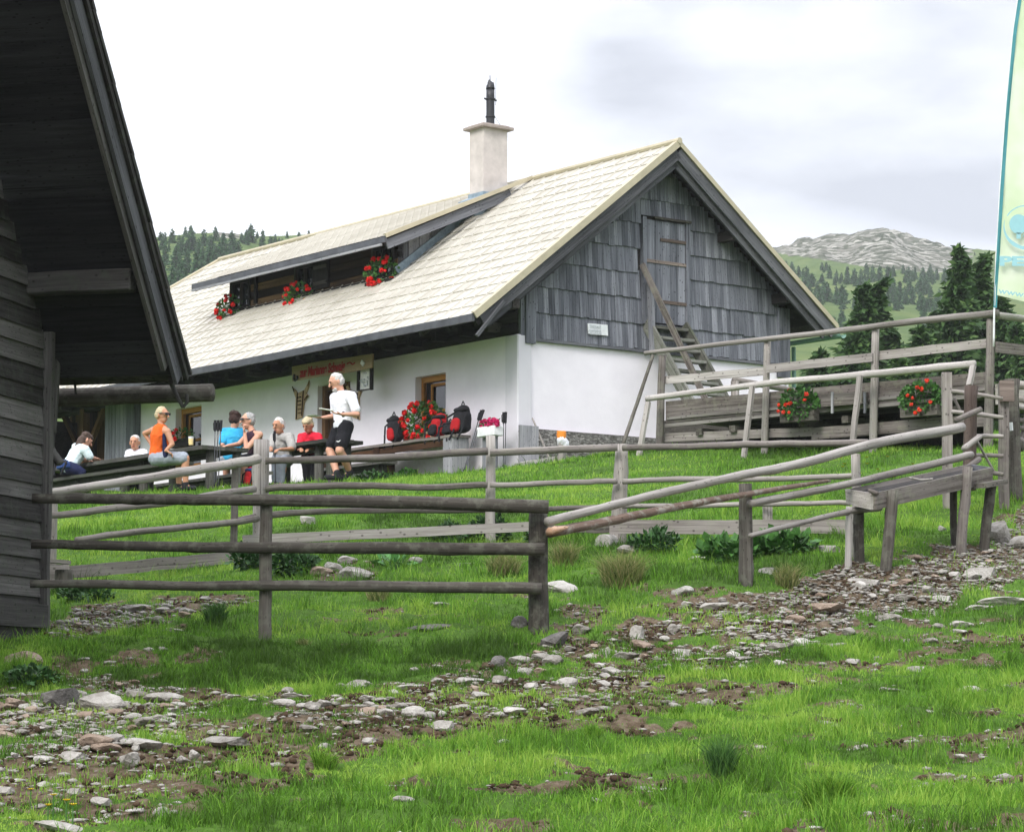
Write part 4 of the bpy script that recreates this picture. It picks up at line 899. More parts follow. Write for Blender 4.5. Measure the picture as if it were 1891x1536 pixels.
for k in range(14):
    o0 = .0-.2*k-.12; A, Bq = dp(1228, 772, 0), dp(1829, 716, 0); z_ = DO[2]*0+A[2]; mb.board(A-DN*(.14+.2*k), np.array([*(Bq-DN*(.14+.2*k))[:2], A[2]]), .19, .04, ZV)
mb.build('floor_boards', 'wood_fence', deck)
for u in (1290, 1352, 1480, 1560, 1690, 1760):
    mb = MB(); c = dp(u, 797 - (u-1290)*.085, -.05); mb.board(c, c-DN*1.5, .11, .10, ZV); mb.build('joist', 'wood_near', deck)
mb = MB(); A, Bq = dp(1225, 800, -1.6), dp(1829, 800, -1.6); mb.poly([A-ZV*.6, Bq-ZV*.4, Bq+ZV*.62, A+ZV*.2], .05, DN); mb.build('back_boarding', 'wood_dark', deck)
q0 = dp(1840, 582); mb = MB(); mb.log([q0+ZV*.0, q0+GV*3+ZV*-.02], [.05, .05], 12, irr=.04); mb.build('handrail', 'wood_pale', deck, True)
q0 = dp(1840, 641); mb = MB(); mb.board(q0, q0+GV*3, .04, .15, ZV); mb.build('rail_board', 'wood_fence', deck)
q0 = dp(1840, 728); mb = MB(); mb.board(q0, q0+GV*3, .04, .28, ZV); mb.build('skirt_board', 'wood_fence', deck)
mb = MB(); q0 = dp(1830, 660)+GV*3; mb.log([gz(q0), q0+ZV*.6], .06, 10); mb.build('post', 'wood_fence', deck, True)
mb = MB(); mb.board(dp(1522, 741, .03), dp(1598, 735, .03), .16, .17, ZV); deckbox = mb.build('planter_box', 'wood_fence'); tag(deckbox, 'empty grey plank planter box hanging on the deck between the geraniums', 'planter')
mb = MB(); 
for u in (1537, 1597): mb.board(dp(u, 724, .12), dp(u, 763, .12), .03, .03, DN)
mb.build('box_batten', 'wood_grey', deckbox)
# leaning hitching rail in front of the deck
hr = thing('leaning_rail', gz(dp(1380, 850, .8)), 'long pale beam rail on slanted props leaning in front of the deck', 'rail')
mb = MB(); pts = [(1194, 736), (1320, 720), (1440, 705), (1540, 697), (1640, 688), (1800, 672)]
mb.log([dp(u, v, .32) for u, v in pts], [.045, .047, .047, .050, .055, .052], 10, irr=.05, sub=5); mb.build('beam', 'wood_pale', hr, True)
for (u0, v0), (u1, v1) in (((1197, 742), (1177, 845)), ((1389, 714), (1371, 855)), ((1588, 694), (1572, 824)), ((1797, 676), (1790, 712))):
    mb = MB(); mb.board(dp(u0, v0, .40), dp(u1, v1, .62)-ZV*(.1 if v1 > 750 else 0), .05, .075, DD, seg=5, wob=.002); mb.build('prop', 'wood_pale', hr)
mb = MB(); mb.log([dp(1206, 656, .1), dp(1178, 740, .4), dp(1150, 822, .8)], [.026, .03, .032], 8, irr=.06, sub=6); o = mb.build('leaning_pole', 'wood_near', None, True); tag(o, 'thin dark pole leaning against the left end of the deck handrail', 'pole')
# ================================================================== STAIRS TO THE LOFT DOOR
st = thing('loft_stairs', hp(-1.9, 3, .3), 'steep mossy wooden stairs leading up to the loft door in the gable', 'stairs')
top_, bot_ = (-.08, 2.62), (-1.75, .42)
for b in (2.66, 3.50):
    mb = MB(); mb.board(hp(bot_[0], b, bot_[1]), hp(top_[0], b, top_[1]), .05, .22, -LV, seg=5, wob=.003); mb.build('stringer', 'wood_green', st)
for k in range(11):
    t_ = (k+.6)/11; a = bot_[0]+(top_[0]-bot_[0])*t_; z = bot_[1]+(top_[1]-bot_[1])*t_; mb = MB(); mb.board(hp(a, 2.68, z), hp(a, 3.48, z), .20, .045, ZV); mb.build('tread', 'wood_green', st)
mb = MB(); mb.board(gp(1186, 488, -.18), gp(1312, 757, -1.35), .05, .10, ZV, seg=4); mb.build('handrail', 'wood_fence', st)
mb = MB(); mb.board(gp(1200, 520, -.14), gp(1206, 655, -.3), .08, .09, LV); mb.build('newel', 'wood_grey', st)
mb = MB(); mb.log([hp(-1.1, 3.72, 1.62), hp(-.9, 6.4, 1.5)], .05, 10, irr=.05); mb.board(hp(-1.1, 3.75, .5), hp(-1.1, 3.75, 1.6), .1, .1, LV); mb.board(hp(-1.0, 5.6, .5), hp(-1.0, 5.6, 1.5), .1, .1, LV)
o = mb.build('back_railing', 'wood_fence', deck, True)

# ================================================================== FEATHER FLAG
DF = 35.8; fl = thing('feather_flag', P(1837, 576, DF), 'tall pale green feather flag with teal edge and tree emblem at the right edge', 'flag')
PU = [(1835, 640), (1836, 575), (1840, 470), (1847, 350), (1858, 200), (1871, 60), (1880, 0), (1892, -70), (1912, -120), (1940, -150)]
mb = MB(); mb.log([P(u, v, DF) for u, v in PU], [.013]*4+[.011]*6, 8, irr=0, sub=3); mb.build('pole', 'white_metal', fl, True)
mb = MB(); pe = [(u+2.5, v) for u, v in PU if v <= 575]
def strip(mb, L1, L2, d1, d2, nu=8):
    V = []; n = len(L1)
    for i in range(n):
        for j in range(nu+1):
            t_ = j/nu; u = L1[i][0]*(1-t_)+L2[i][0]*t_; v = L1[i][1]*(1-t_)+L2[i][1]*t_; V.append(P(u, v, d1+(d2-d1)*t_+.035*math.sin(v*.021+t_*4)*t_+.02*math.sin(v*.045+t_*7)*t_))
    F = [(i*(nu+1)+j, i*(nu+1)+j+1, (i+1)*(nu+1)+j+1, (i+1)*(nu+1)+j) for i in range(n-1) for j in range(nu)]
    mb.add(V, F)
def dense(L, n=40):
    L = np.array(L, float); t_ = np.linspace(0, 1, len(L)); tt = np.linspace(0, 1, n); return list(zip(np.interp(tt, t_, L[:, 0]), np.interp(tt, t_, L[:, 1])))
E1 = dense([(1834.5, 568), (1840, 470), (1847, 350), (1858, 200), (1871, 60), (1880, 0), (1892, -70), (1912, -120)]); E2 = [(u+6.5, v+.5) for u, v in E1]
strip(mb, E1, E2, DF-.02, DF-.02, 2); mb.build('sleeve', 'flag_teal', fl, True)
E3 = dense([(1960, 574), (1985, 480), (1990, 350), (1990, 200), (1988, 60), (1975, 0), (1950, -70), (1915, -121)]); E2b = dense([(1841, 545), (1846.5, 470), (1853.5, 350), (1864.5, 200), (1877.5, 60), (1886.5, 0), (1898.5, -70), (1914, -119)])
mb = MB(); strip(mb, E2b, E3, DF-.02, DF-.03, 24)
m, t, b = newmat('flag_cloth', .8, .1); tcn = N(t, 'ShaderNodeTexCoord'); n = noise(t, tcn.outputs['Object'], 1.1, 3, .5); r = ramp(t, [(.40, (.70, .82, .55)), (.52, (.80, .88, .68)), (.62, (.87, .91, .79))]); ln(t, n.outputs[0], r.inputs[0]); ln(t, r.outputs[0], b.inputs['Base Color'])
tl = N(t, 'ShaderNodeBsdfTranslucent'); ln(t, r.outputs[0], tl.inputs[0]); mx = N(t, 'ShaderNodeMixShader'); mx.inputs[0].default_value = .4; ln(t, b.outputs[0], mx.inputs[1]); ln(t, tl.outputs[0], mx.inputs[2]); ln(t, mx.outputs[0], t.nodes['Material Output'].inputs[0])
cl_ = mb.build('cloth', 'flag_cloth', fl, True)
fx = np.array([1., 0, 0]); px = DF/FPX
def fpt(u, v): return P(u, v, DF-.12)
mb = MB(); n = 28; mb.poly([fpt(1881+17*math.cos(2*math.pi*i/n), 414+18*math.sin(2*math.pi*i/n)) for i in range(n)], .004, (0, -1, 0))
mb.poly([fpt(1877, 430), fpt(1885, 430), fpt(1885, 441), fpt(1877, 441)], .004, (0, -1, 0))
mb.poly([fpt(1889, 437), fpt(1910, 402), fpt(1925, 441)], .004, (0, -1, 0))
arc = [(math.radians(a_), w_) for a_, w_ in zip(np.linspace(200, 60, 30), np.r_[np.linspace(.5, 7, 16), np.linspace(7, 5, 14)])]
cx_, cy_, R0 = 1894, 420, 41
mb.add([fpt(cx_+(R0)*math.cos(a_), cy_+(R0)*math.sin(a_)) for a_, w_ in arc]+[fpt(cx_+(R0-w_)*math.cos(a_), cy_+(R0-w_)*math.sin(a_)) for a_, w_ in arc], [(i, i+1, 31+i, 30+i) for i in range(29)])
arc = [(math.radians(a_), 1.2) for a_ in np.linspace(212, 330, 24)]
mb.add([fpt(cx_+(R0)*math.cos(a_), cy_+(R0)*math.sin(a_)) for a_, w_ in arc]+[fpt(cx_+(R0-w_-1)*math.cos(a_), cy_+(R0-w_-1)*math.sin(a_)) for a_, w_ in arc], [(i, i+1, 25+i, 24+i) for i in range(23)])
mb.build('tree_emblem', 'flag_blue', fl)
text_mesh('lettering', 'PEFC', 'flag_blue', fl, fpt(1846, 490), fx, ZV, 17*px, w=98*px)
text_mesh('web_address', 'www.pefc.at', 'flag_blue', fl, fpt(1843, 541), np.array([.985, 0, -.17]), np.array([.17, 0, .985]), 11*px, w=110*px)
# ================================================================== VEGETATION HELPERS
def leaf_soup(C_, nrm, up, w, h, rnd, fold=.0):
    """one pointed leaf (2 tris + 2 tris) per row; arrays (n,3),(n,)"""
    n = len(C_); s_ = np.cross(nrm, up); s_ /= np.linalg.norm(s_, axis=1)[:, None]+1e-9
    w = w[:, None]; h = h[:, None]
    V = np.stack([C_, C_+up*h*.45-s_*w*.5+nrm*w*fold, C_+up*h, C_+up*h*.45+s_*w*.5+nrm*w*fold], 1).reshape(-1, 3)
    k = np.arange(n)[:, None]*4; F = np.concatenate([k+np.array([[0, 1, 2]]), k+np.array([[0, 2, 3]])], 1).reshape(-1, 3)
    return V, F, np.repeat(rnd, 4)
def unit(n): v = RNG.normal(size=(n, 3)); return v/np.linalg.norm(v, axis=1)[:, None]
def merge(parts):
    V = []; F = []; R_ = []; k = 0
    for v, f, r in parts: V.append(v); F.append(f+k); R_.append(r); k += len(v)
    return np.concatenate(V), np.concatenate(F), np.concatenate(R_)
def ellip(n, c, r, shell=.0):
    d = unit(n); rad = (shell+(1-shell)*RNG.random(n))**(1/2.2); return np.asarray(c)+d*rad[:, None]*np.asarray(r), d
# ------------------------------------------------------------------ geraniums and other boxed flowers
def flowers(par, c, rx, rz, axis, nf, petal, nl=170, leafsize=.055, leaf='leaf_mid', heads=None, hs=.055, dn=None):
    """foliage mound and round blossom heads; axis is the box direction, dn the outward direction"""
    axis = np.asarray(axis); dn = np.cross(axis, ZV) if dn is None else dn
    B = np.stack([axis, dn, ZV]); p, d = ellip(nl, (0, 0, 0), (rx, rz*.75, rz), .3); C_ = np.asarray(c)+p@B; up = d@B+unit(nl)*.7; up /= np.linalg.norm(up, axis=1)[:, None]
    nr_ = unit(nl); V, F, R_ = leaf_soup(C_, nr_, up, np.full(nl, leafsize)*(.7+.6*RNG.random(nl)), np.full(nl, leafsize)*(.8+.6*RNG.random(nl)), RNG.random(nl), .1)
    soup('foliage', V, F, leaf, par)
    ps = []
    for k in range(nf):
        if heads is not None and k < len(heads): hc = np.asarray(c)+axis*heads[k][0]+ZV*heads[k][1]+dn*(rz*.75)
        else:
            q, dd = ellip(1, (0, 0, 0), (rx*1.02, rz*.9, rz*1.05), .85); q = q[0]; q[1] = abs(q[1])*.9+.03; hc = np.asarray(c)+q@B
        m_ = 42; dd = unit(m_); s_ = hs*(.75+.5*RNG.random()); V, F, R_ = leaf_soup(hc+dd*s_*.45, dd, np.cross(dd, unit(m_)), np.full(m_, s_*.75), np.full(m_, s_*.75), RNG.random(m_)); ps.append((V, F, R_))
    V, F, R_ = merge(ps); soup('blossoms', V, F, petal, par)
def geranium(label, c, rx, rz, axis, nf, group=None, petal='red_petal', box=True, dn=None, bw=.16, boxmat='wood_dark', **kw):
    t_ = thing('geranium_box', c-ZV*rz*.9, label, 'flower box', group)
    if box:
        mb = MB(); mb.board(c-ZV*rz*.80-axis*rx*.9, c-ZV*rz*.80+axis*rx*.9, bw, .15, ZV); mb.build('box', boxmat, t_)
    flowers(t_, c, rx, rz, axis, nf, petal, dn=dn, **kw); return t_
# pixels measured on the photograph, on their real planes
gb = 'geranium boxes on the dormer'
geranium('small red geranium box at the far left end of the dormer', fp(424, 570, .50), .36, .26, LV, 17, gb, dn=-GV, nl=300)
geranium('red geranium box in the middle of the dormer beside the dark shutter', fp(552, 546, .50), .42, .25, LV, 19, gb, dn=-GV, nl=320)
geranium('full red geranium box at the right end of the dormer', fp(704, 504, .46), .46, .27, LV, 24, gb, dn=-GV, nl=360)
geranium('large cream box of bright red geraniums below the right window of the hut', fp(783, 779, -.20), .56, .33, LV, 42, None, dn=-GV, nl=900, boxmat='wood_tan', hs=.062)
geranium('red geranium box under the left hut window, behind the orange woman', fp(335, 806, -.15), .45, .16, LV, 10, None, dn=-GV, nl=170)
geranium('left orange red geranium clump hanging on the deck', dp(1476, 746, .12), .34, .23, DD, 9, 'geraniums on the deck', 'orange_petal', dn=DN, nl=620, bw=.12, boxmat='wood_near', hs=.042, heads=[(-.24, -.01), (-.12, -.01), (-.04, .0), (.22, .03), (-.06, -.13), (-.25, -.1), (.25, .11), (-.16, -.12)])
geranium('right orange red geranium clump hanging on the deck beside the stile', dp(1700, 735, .12), .34, .23, DD, 9, 'geraniums on the deck', 'orange_petal', dn=DN, nl=620, bw=.12, boxmat='wood_near', hs=.042, heads=[(-.10, .03), (-.04, -.10), (.13, .10), (-.02, -.01), (.27, -.09), (.22, .21), (.06, .13), (.02, -.22)])
# white planter with pink flowers on its wooden stand
pt = thing('pink_flower_planter', fp(905, 850, -.45), 'white planter of crimson flowers on a grey wooden stand at the hut corner', 'planter')
c = fp(905, 797, -.45); mb = MB(); mb.board(c-LV*.24, c+LV*.24, .2, .16, ZV); mb.build('planter', 'white_paint', pt, bev=.01)
flowers(pt, c+ZV*.12, .27, .07, LV, 26, 'pink_petal', nl=60, dn=-GV, hs=.05)
mb = MB()
for k in (-1, 0, 1): mb.board(gz(c+LV*k*.13, -.2), c+LV*k*.13-ZV*.09, .03, .125, LV)
mb.build('stand', 'wood_grey', pt)

# ------------------------------------------------------------------ spruces
def spruce_parts(h, rad, nlayer, nb, leaf, rag=.25, low=.05, droop=.35, seed=0):
    rg = np.random.default_rng(seed); P_ = []; 
    for i in range(nlayer):
        t_ = (i+rg.random()*.8)/nlayer; z = h*(low+(1-low)*t_); R_ = rad*(1-t_)**.82*(1-.25*math.exp(-t_*9))+.02*h*(1-t_)
        for j in range(max(4, int(nb*(1-t_*.55)))):
            a = rg.random()*6.283; rr = R_*(1-rag*rg.random()*1.3); m_ = max(3, int(leaf*(.4+rr/rad)))
            s_ = (np.arange(m_)+rg.random(m_))/m_; x = rr*s_
            zz = z-droop*rr*s_**1.4+.10*rr*s_**3+rg.normal(size=m_)*.012*h*.4
            lat = rg.normal(size=m_)*(.10*rr*(1.15-s_)+.01*h)
            c_ = np.stack([math.cos(a)*x-math.sin(a)*lat, math.sin(a)*x+math.cos(a)*lat, zz], 1)
            dr = np.stack([np.full(m_, math.cos(a)), np.full(m_, math.sin(a)), np.full(m_, -.35)], 1)+rg.normal(size=(m_, 3))*.55; dr /= np.linalg.norm(dr, axis=1)[:, None]
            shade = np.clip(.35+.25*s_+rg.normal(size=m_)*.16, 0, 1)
            P_.append((c_, dr, shade))
    tp = np.array([[0, 0, h*(1-.02*k)] for k in range(6)]); P_.append((tp, np.tile([0, 0, 1.], (6, 1)), np.full(6, .6)))
    C_ = np.concatenate([p[0] for p in P_]); D_ = np.concatenate([p[1] for p in P_]); S_ = np.concatenate([p[2] for p in P_])
    nr = rg.normal(size=C_.shape); return C_, D_, nr, S_
def spruce(name, h, rad, nlayer, nb, leaf, ls, mat, seed, trunk_r=None, **kw):
    C_, D_, nr, S_ = spruce_parts(h, rad, nlayer, nb, leaf, seed=seed, **kw); n = len(C_); V, F, R_ = leaf_soup(C_, nr/np.linalg.norm(nr, axis=1)[:, None], D_, np.full(n, ls*.55), np.full(n, ls)*(.7+.6*np.random.default_rng(seed).random(n)), S_)
    return V, F, R_
near_sp = [(1590, 528, 80, 1.7), (1632, 516, 84, 1.7), (1562, 610, 74, 1.5), (1694, 610, 78, 1.6), (1736, 575, 88, 1.7), (1773, 460, 80, 2.0), (1813, 474, 83, 1.9), (1856, 545, 78, 1.9), (1895, 600, 76, 1.8), (1505, 650, 70, 1.5), (1665, 655, 68, 1.6), (1945, 520, 84, 2.0)]
SL = ['bushy green spruce just right of the hut gable, left one of two equal peaks', 'bushy green spruce just right of the hut gable, right one of two equal peaks', 'low dense spruce close behind the end of the hut eave', 'low dark spruce between the twin spruces and the tall one', 'middle height spruce left of the tallest spruce beside the flag', 'tallest dark spruce, left of the feather flag', 'second tallest spruce, close against the feather flag pole', 'dark spruce directly behind the foot of the feather flag', 'low spruce behind the right end of the deck railing', 'low spruce behind the green gutter of the hut', 'low bright spruce behind the middle of the deck railing', 'spruce beyond the right edge behind the feather flag']
for i, (u, v, d, r_) in enumerate(near_sp):
    tp = P(u, v, d); g = gz(tp); h = tp[2]-g[2]; t_ = thing('spruce', g, SL[i], 'spruce', 'spruces behind the deck')
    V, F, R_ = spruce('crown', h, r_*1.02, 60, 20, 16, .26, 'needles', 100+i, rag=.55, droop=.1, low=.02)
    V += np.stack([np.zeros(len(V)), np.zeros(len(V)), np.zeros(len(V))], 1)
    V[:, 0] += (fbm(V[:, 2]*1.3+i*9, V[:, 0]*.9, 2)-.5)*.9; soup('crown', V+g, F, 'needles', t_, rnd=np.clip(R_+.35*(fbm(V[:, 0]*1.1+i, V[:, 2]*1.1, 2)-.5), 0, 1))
    mb = MB(); mb.log([g-ZV*.3, g+ZV*h*.9], [.16, .02], 8, sub=8); mb.build('trunk', 'bark', t_, True)
# hill spruces: four kinds, copied
protos = []
for k in range(5):
    t_ = thing('hill_spruce', (0, 0, -50), 'far spruce', 'spruce'); V, F, R_ = spruce('crown', 1., .32+.06*(k % 3), 17, 11, 6, .13+.01*k, 'needles_far', 300+k, rag=.6, droop=.25, low=.02)
    cr = soup('crown', V+np.array([0, 0, -50.]), F, 'needles_far', t_, rnd=R_); mb = MB(); mb.log([np.array([0, 0, -50.05]), np.array([0, 0, -49.2])], [.025, .006], 5, sub=2); tk = mb.build('trunk', 'bark', t_); protos.append((t_, cr, tk))
def put_hill(u, v, hpx, label, group, k):
    g = ground_at(u, v, 110, 640 if u < 900 else 800)
    if g[1] < 120: return
    h = hpx/FPX*g[1]; t0, cr, tk = protos[k % 5]; r_ = t0.copy(); COL.objects.link(r_); r_.location = Vector((float(g[0]), float(g[1]), float(g[2]))); s_ = RNG.uniform(.85, 1.25); r_.scale = (h*s_, h*s_, h); r_.rotation_euler = (0, 0, RNG.random()*6.28); r_['label'] = label; r_['group'] = group
    for c_ in (cr, tk):
        o = c_.copy(); COL.objects.link(o); o.parent = r_
left = [(300,462,30),(318,450,26),(337,458,22),(355,462,36),(352,440,22),(366,480,38),(390,470,34),(398,446,26),(412,455,24),(428,472,42),(440,475,30),(455,452,26),(463,448,32),(485,452,26),(500,462,24),(508,453,20),(530,440,13),(552,443,14),(570,440,14),(520,470,14),(305,490,40),(325,500,44),(345,505,40),(362,515,46),(385,500,38),(405,500,42),(300,520,40),(318,530,36),(340,538,38),(372,525,40),(330,470,34),(376,455,30),(408,478,30),(296,445,16),(446,447,16),(475,440,12),(600,443,10)]
for i, (u, v, hh) in enumerate(left):
    put_hill(u, v, hh, 'dark spruce in the loose wood on the hill left above the hut roof', 'spruces on the left hill', i)
    if i < 33:
        for _ in range(1): put_hill(u+RNG.normal()*13, v+RNG.normal()*8+3, hh*RNG.uniform(.5, .95), 'dark spruce in the loose wood on the hill left above the hut roof', 'spruces on the left hill', i+_+1)
right = [(1452,500,18),(1462,508,22),(1475,512,20),(1490,520,26),(1500,530,24),(1526,500,16),(1532,515,24),(1545,520,20),(1565,522,28),(1578,524,26),(1592,528,22),(1600,505,18),(1612,520,28),(1625,518,26),(1640,520,26),(1650,510,18),(1668,506,16),(1675,522,22),(1690,516,22),(1705,520,24),(1716,522,22),(1730,518,20),(1528,558,36),(1545,560,30),(1556,562,34),(1510,545,26),(1495,552,30),(1650,545,30),(1662,550,28),(1680,545,26),(1700,545,30),(1712,540,26),(1660,570,28),(1685,562,30),(1700,572,30),(1718,575,34),(1735,560,26),(1580,572,24),(1640,560,26),(1745,520,24),(1760,530,26),(1800,520,22),(1790,540,26),(1870,520,24),(1885,540,26),(1800,472,6),(1850,480,6),(1470,530,24),(1486,545,26),(1555,600,26),(1735,600,40),(1750,585,30),(1705,600,34),(1720,618,36)]
for i, (u, v, hh) in enumerate(right):
    put_hill(u, v, hh, 'small dark spruce on the grassy slope under the boulder summit', 'spruces on the right hill', i)
    if hh > 15:
        for _ in range(2): put_hill(u+RNG.normal()*9, v+RNG.normal()*4+2, hh*RNG.uniform(.45, .9), 'small dark spruce on the grassy slope under the boulder summit', 'spruces on the right hill', i+_+2)
for t_, cr, tk in protos:
    for o in (cr, tk, t_): bpy.data.objects.remove(o)

# ------------------------------------------------------------------ stones
def rock_mesh(seed, sharp=.5, sub=3):
    rg = np.random.default_rng(seed); bm = bmesh.new(); bmesh.ops.create_icosphere(bm, subdivisions=sub, radius=1)
    pl_ = [(v/np.linalg.norm(v), rg.uniform(.50, .88)) for v in rg.normal(size=(9, 3))]
    for v in bm.verts:
        c = np.array(v.co)
        for nn, dd in pl_:
            e = c@nn-dd
            if e > 0: c = c-nn*e*.99
        c = c*(1+.035*rg.normal()*.6); v.co = c
    me = bpy.data.meshes.new('stone'); bm.to_mesh(me); bm.free(); me.polygons.foreach_set('use_smooth', [False]*len(me.polygons)); return me
RM = {}
for mt in ('stone', 'stone_dark', 'stone_brown'):
    RM[mt] = []
    for k in range(7): me = rock_mesh(900+k, sub=3 if k < 4 else 2); me.materials.append(MATS[mt]); RM[mt].append(me)
def stone(u, v, w, h, mt='stone', label=None, group=None, rot=None, tilt=0., kind=None, k=None, name='stone'):
    g = ground_at(u, v+h*.35, 9.5, 36); s_ = g[1]/FPX; o = bpy.data.objects.new(name, RM[mt][int(RNG.integers(7)) if k is None else k]); COL.objects.link(o)
    o.location = Vector((float(g[0]), float(g[1]+w*s_*.15), float(g[2]+h*s_*.12))); o.scale = (w*s_*.60, w*s_*.48*RNG.uniform(.8, 1.2), max(h*s_*.66, .02)); o.rotation_euler = (RNG.normal()*.08, tilt+RNG.normal()*.06, RNG.random()*.8-.4 if rot is None else rot)
    return tag(o, label, 'stone' if w < 70 else 'boulder', group)
big = [
 (105,1283,82,46,'stone_dark','large tilted grey slab at the foot of the barn corner',-.45),(42,1214,62,38,'stone_brown','square brown foundation stone under the barn corner',0),(62,1243,96,14,'stone_dark','flat dark slab on the bank below the barn foundation',.15),
 (28,1297,52,20,'stone_brown','rounded brown stone at the left edge below the barn',0),(300,1287,70,18,'stone','flat pale slab at the end of the left stony strip under the fence bank',0),
 (262,1370,76,22,'stone','broad pale flat stone on the left of the brown dirt',0),(418,1366,86,18,'stone','long pale stone set in the brown dirt, lower left',0),(237,1400,40,26,'stone','upright tilted pale stone in the lower left dirt',-.6),
 (137,1396,50,18,'stone','pale oval stone in the grass at lower left',0),(358,1390,24,18,'stone','right one of two small stones touching in dark soil at lower left',.3),(338,1400,24,14,'stone','left one of two small stones touching in dark soil at lower left',.2),
 (120,1528,112,20,'stone','long pale slab cut by the bottom edge at the lower left',.25),(296,1498,28,18,'stone','small pointed pale stone in grass near the bottom left',-.3),(188,1479,38,15,'stone','small pale stone in grass above the long bottom slab',.1),
 (866,1256,64,17,'stone','bright flat rectangular stone in grass below the middle of the near fence',0),(763,1312,42,20,'stone','bright rounded stone in the dirt below the fence middle',0),(948,1309,52,15,'stone','smooth bright oval stone in the middle of the dirt',0),
 (1024,1180,60,36,'stone_dark','large dark grey boulder right of the near fence end post',-.5),(1178,1163,26,30,'stone','upright pale stone at the head of the stony strip',0),(1022,1218,38,22,'stone','angular pale stone right below the near fence end post',-.2),
 (1120,1203,26,24,'stone','small pointed pale stone left of the upright stone',-.4),(918,1221,34,22,'stone_dark','grey stone in the dark grass left of the near fence end post',-.3),(1262,1203,40,18,'stone','rounded light stone on the right of the stony strip head',0),
 (1848,975,62,66,'stone','big pale wedge shaped boulder at the top of the path on the right',-.9),(1885,998,50,22,'stone','flat pale block beside the wedge shaped boulder',0),(1525,1119,92,24,'stone_brown','long layered brown slab beside the stony path',-.08),
 (1318,1117,56,16,'stone','pointed pale slab below the grass bank',-.2),(1816,1054,66,24,'stone','brown angular boulder in the middle of the stony path',0),(1600,1072,72,14,'stone','long flat pale stone at the left edge of the upper path',.1),
 (1420,1052,36,16,'stone','white stone beside the dry tussock below the trough',0),(1261,1087,36,22,'stone','white rounded stone in grass before the sloping fence post',0),(1860,1111,104,18,'stone','wide flat pale rock at the right edge of the path',0),
 (1524,1336,38,17,'stone','lone round white stone in the lower right grass',0),(1790,1273,40,14,'stone','oval pale stone in grass at the far right',0),(1695,1234,42,14,'stone','flat white stone right of the centre path',0),(1640,1272,42,12,'stone','pale flat stone left of the oval one at lower right',0),
 (657,1057,62,30,'stone','largest pale angular slab in the heap behind the near fence',.15),(592,1052,40,20,'stone_brown','leftmost stone of the heap behind the near fence',0),(617,1044,32,24,'stone','middle stone of the heap behind the near fence',.5),(642,1033,34,16,'stone','top stone of the heap behind the near fence',0),
 (568,958,32,30,'stone','pale boulder in the lawn behind the thick fence post',-.3),(1038,1083,64,28,'stone','mossy pale boulder right of the near fence end post',.1),(958,1149,30,26,'stone_dark','round grey stone at the foot of the near fence end post',0),(990,1150,36,20,'stone_dark','dark stone behind the foot of the near fence end post',0),
 (808,1116,46,14,'stone','pale stone in grass below the lowest near rail',-.2),(790,1157,84,12,'stone_dark','long flat stone in the shaded grass under the near fence',0),(861,1042,52,13,'stone','flat pale stone in grass above the lowest near rail',-.1),(765,1033,30,12,'stone','small stone under the lawn plank',0),
 (1529,1012,50,18,'stone','grey stone under the right end of the lawn plank',0),(1160,1013,50,18,'stone','pale stone beside the cut drain log',.2),(1293,1029,38,9,'stone','small flat block among the dock leaves',0),(1740,975,19,17,'stone','small round stone in grass under the trough',0),
 (252,1120,56,13,'stone','pale flat stone in the dirt hollow behind the near fence, left',0),(318,1163,38,9,'stone','flat stone at the lower rim of the dirt hollow',0),(300,1198,22,12,'stone','lone light stone on the dark grass bank',0),(1085,1340-30,38,15,'stone','pale stone at the end of the middle dirt strip',0),(1642,1137,46,18,'stone','white double stone in the middle of the path',0),(1552,1191,48,12,'stone','flat bright stone on the right dirt strip',0)]
for u, v, w, h, mt, lb, tl_ in big: stone(u, v, w, h, mt, lb, tilt=tl_)
small = [(170,1290,36,14),(245,1322,30,12),(205,1360,42,12),(80,1399,40,14),(598,1377,26,14),(138,1461,26,12),(105,1497,20,10),(12,1456,30,14),(524,1295,42,13),(541,1284,40,9),(658,1262,46,18),(632,1268,24,12),(530,1272,22,10),(885,1281,38,15),(792,1319,24,12),(850,1303,36,13),(968,1239,36,15),(1157,1211,46,14),(1130,1237,34,14),(982,1263,26,11),(1045,1257,42,15),(1245,1158,22,16),(1287,1237,32,12),(1355,1208,26,14),(1372,1215,38,10),(1310,1218,52,10),(1075,1160,32,20),(1002,1211,36,13),(962,1216,42,14),(1245,1301,26,12),(1305,1296,24,14),(1116,1263,26,12),(755,1266,52,10),(728,1277,20,9),(935,1241,18,17),(1590,1078,20,16),(1810,1121,48,12),(1732,1156,30,10),(1777,1151,38,12),(1772,1165,32,10),(1680,1182,24,12),(1720,1181,22,12),(1784,1181,20,10),(1440,1223,26,14),(1568,1166,24,13),(1578,1219,28,10),(1430,1297,18,12),(1673,1101,38,12),(1742,1102,38,12),(1478,1184,38,14),(1372,1233,20,14),(290,1143,22,11),(300,1124,26,9),(430,1285,30,8),(470,1292,34,9),(330,1300,30,10),(560,1300,24,9),(700,1290,26,8),(1100,1480,22,9),(745,1475,40,12)]
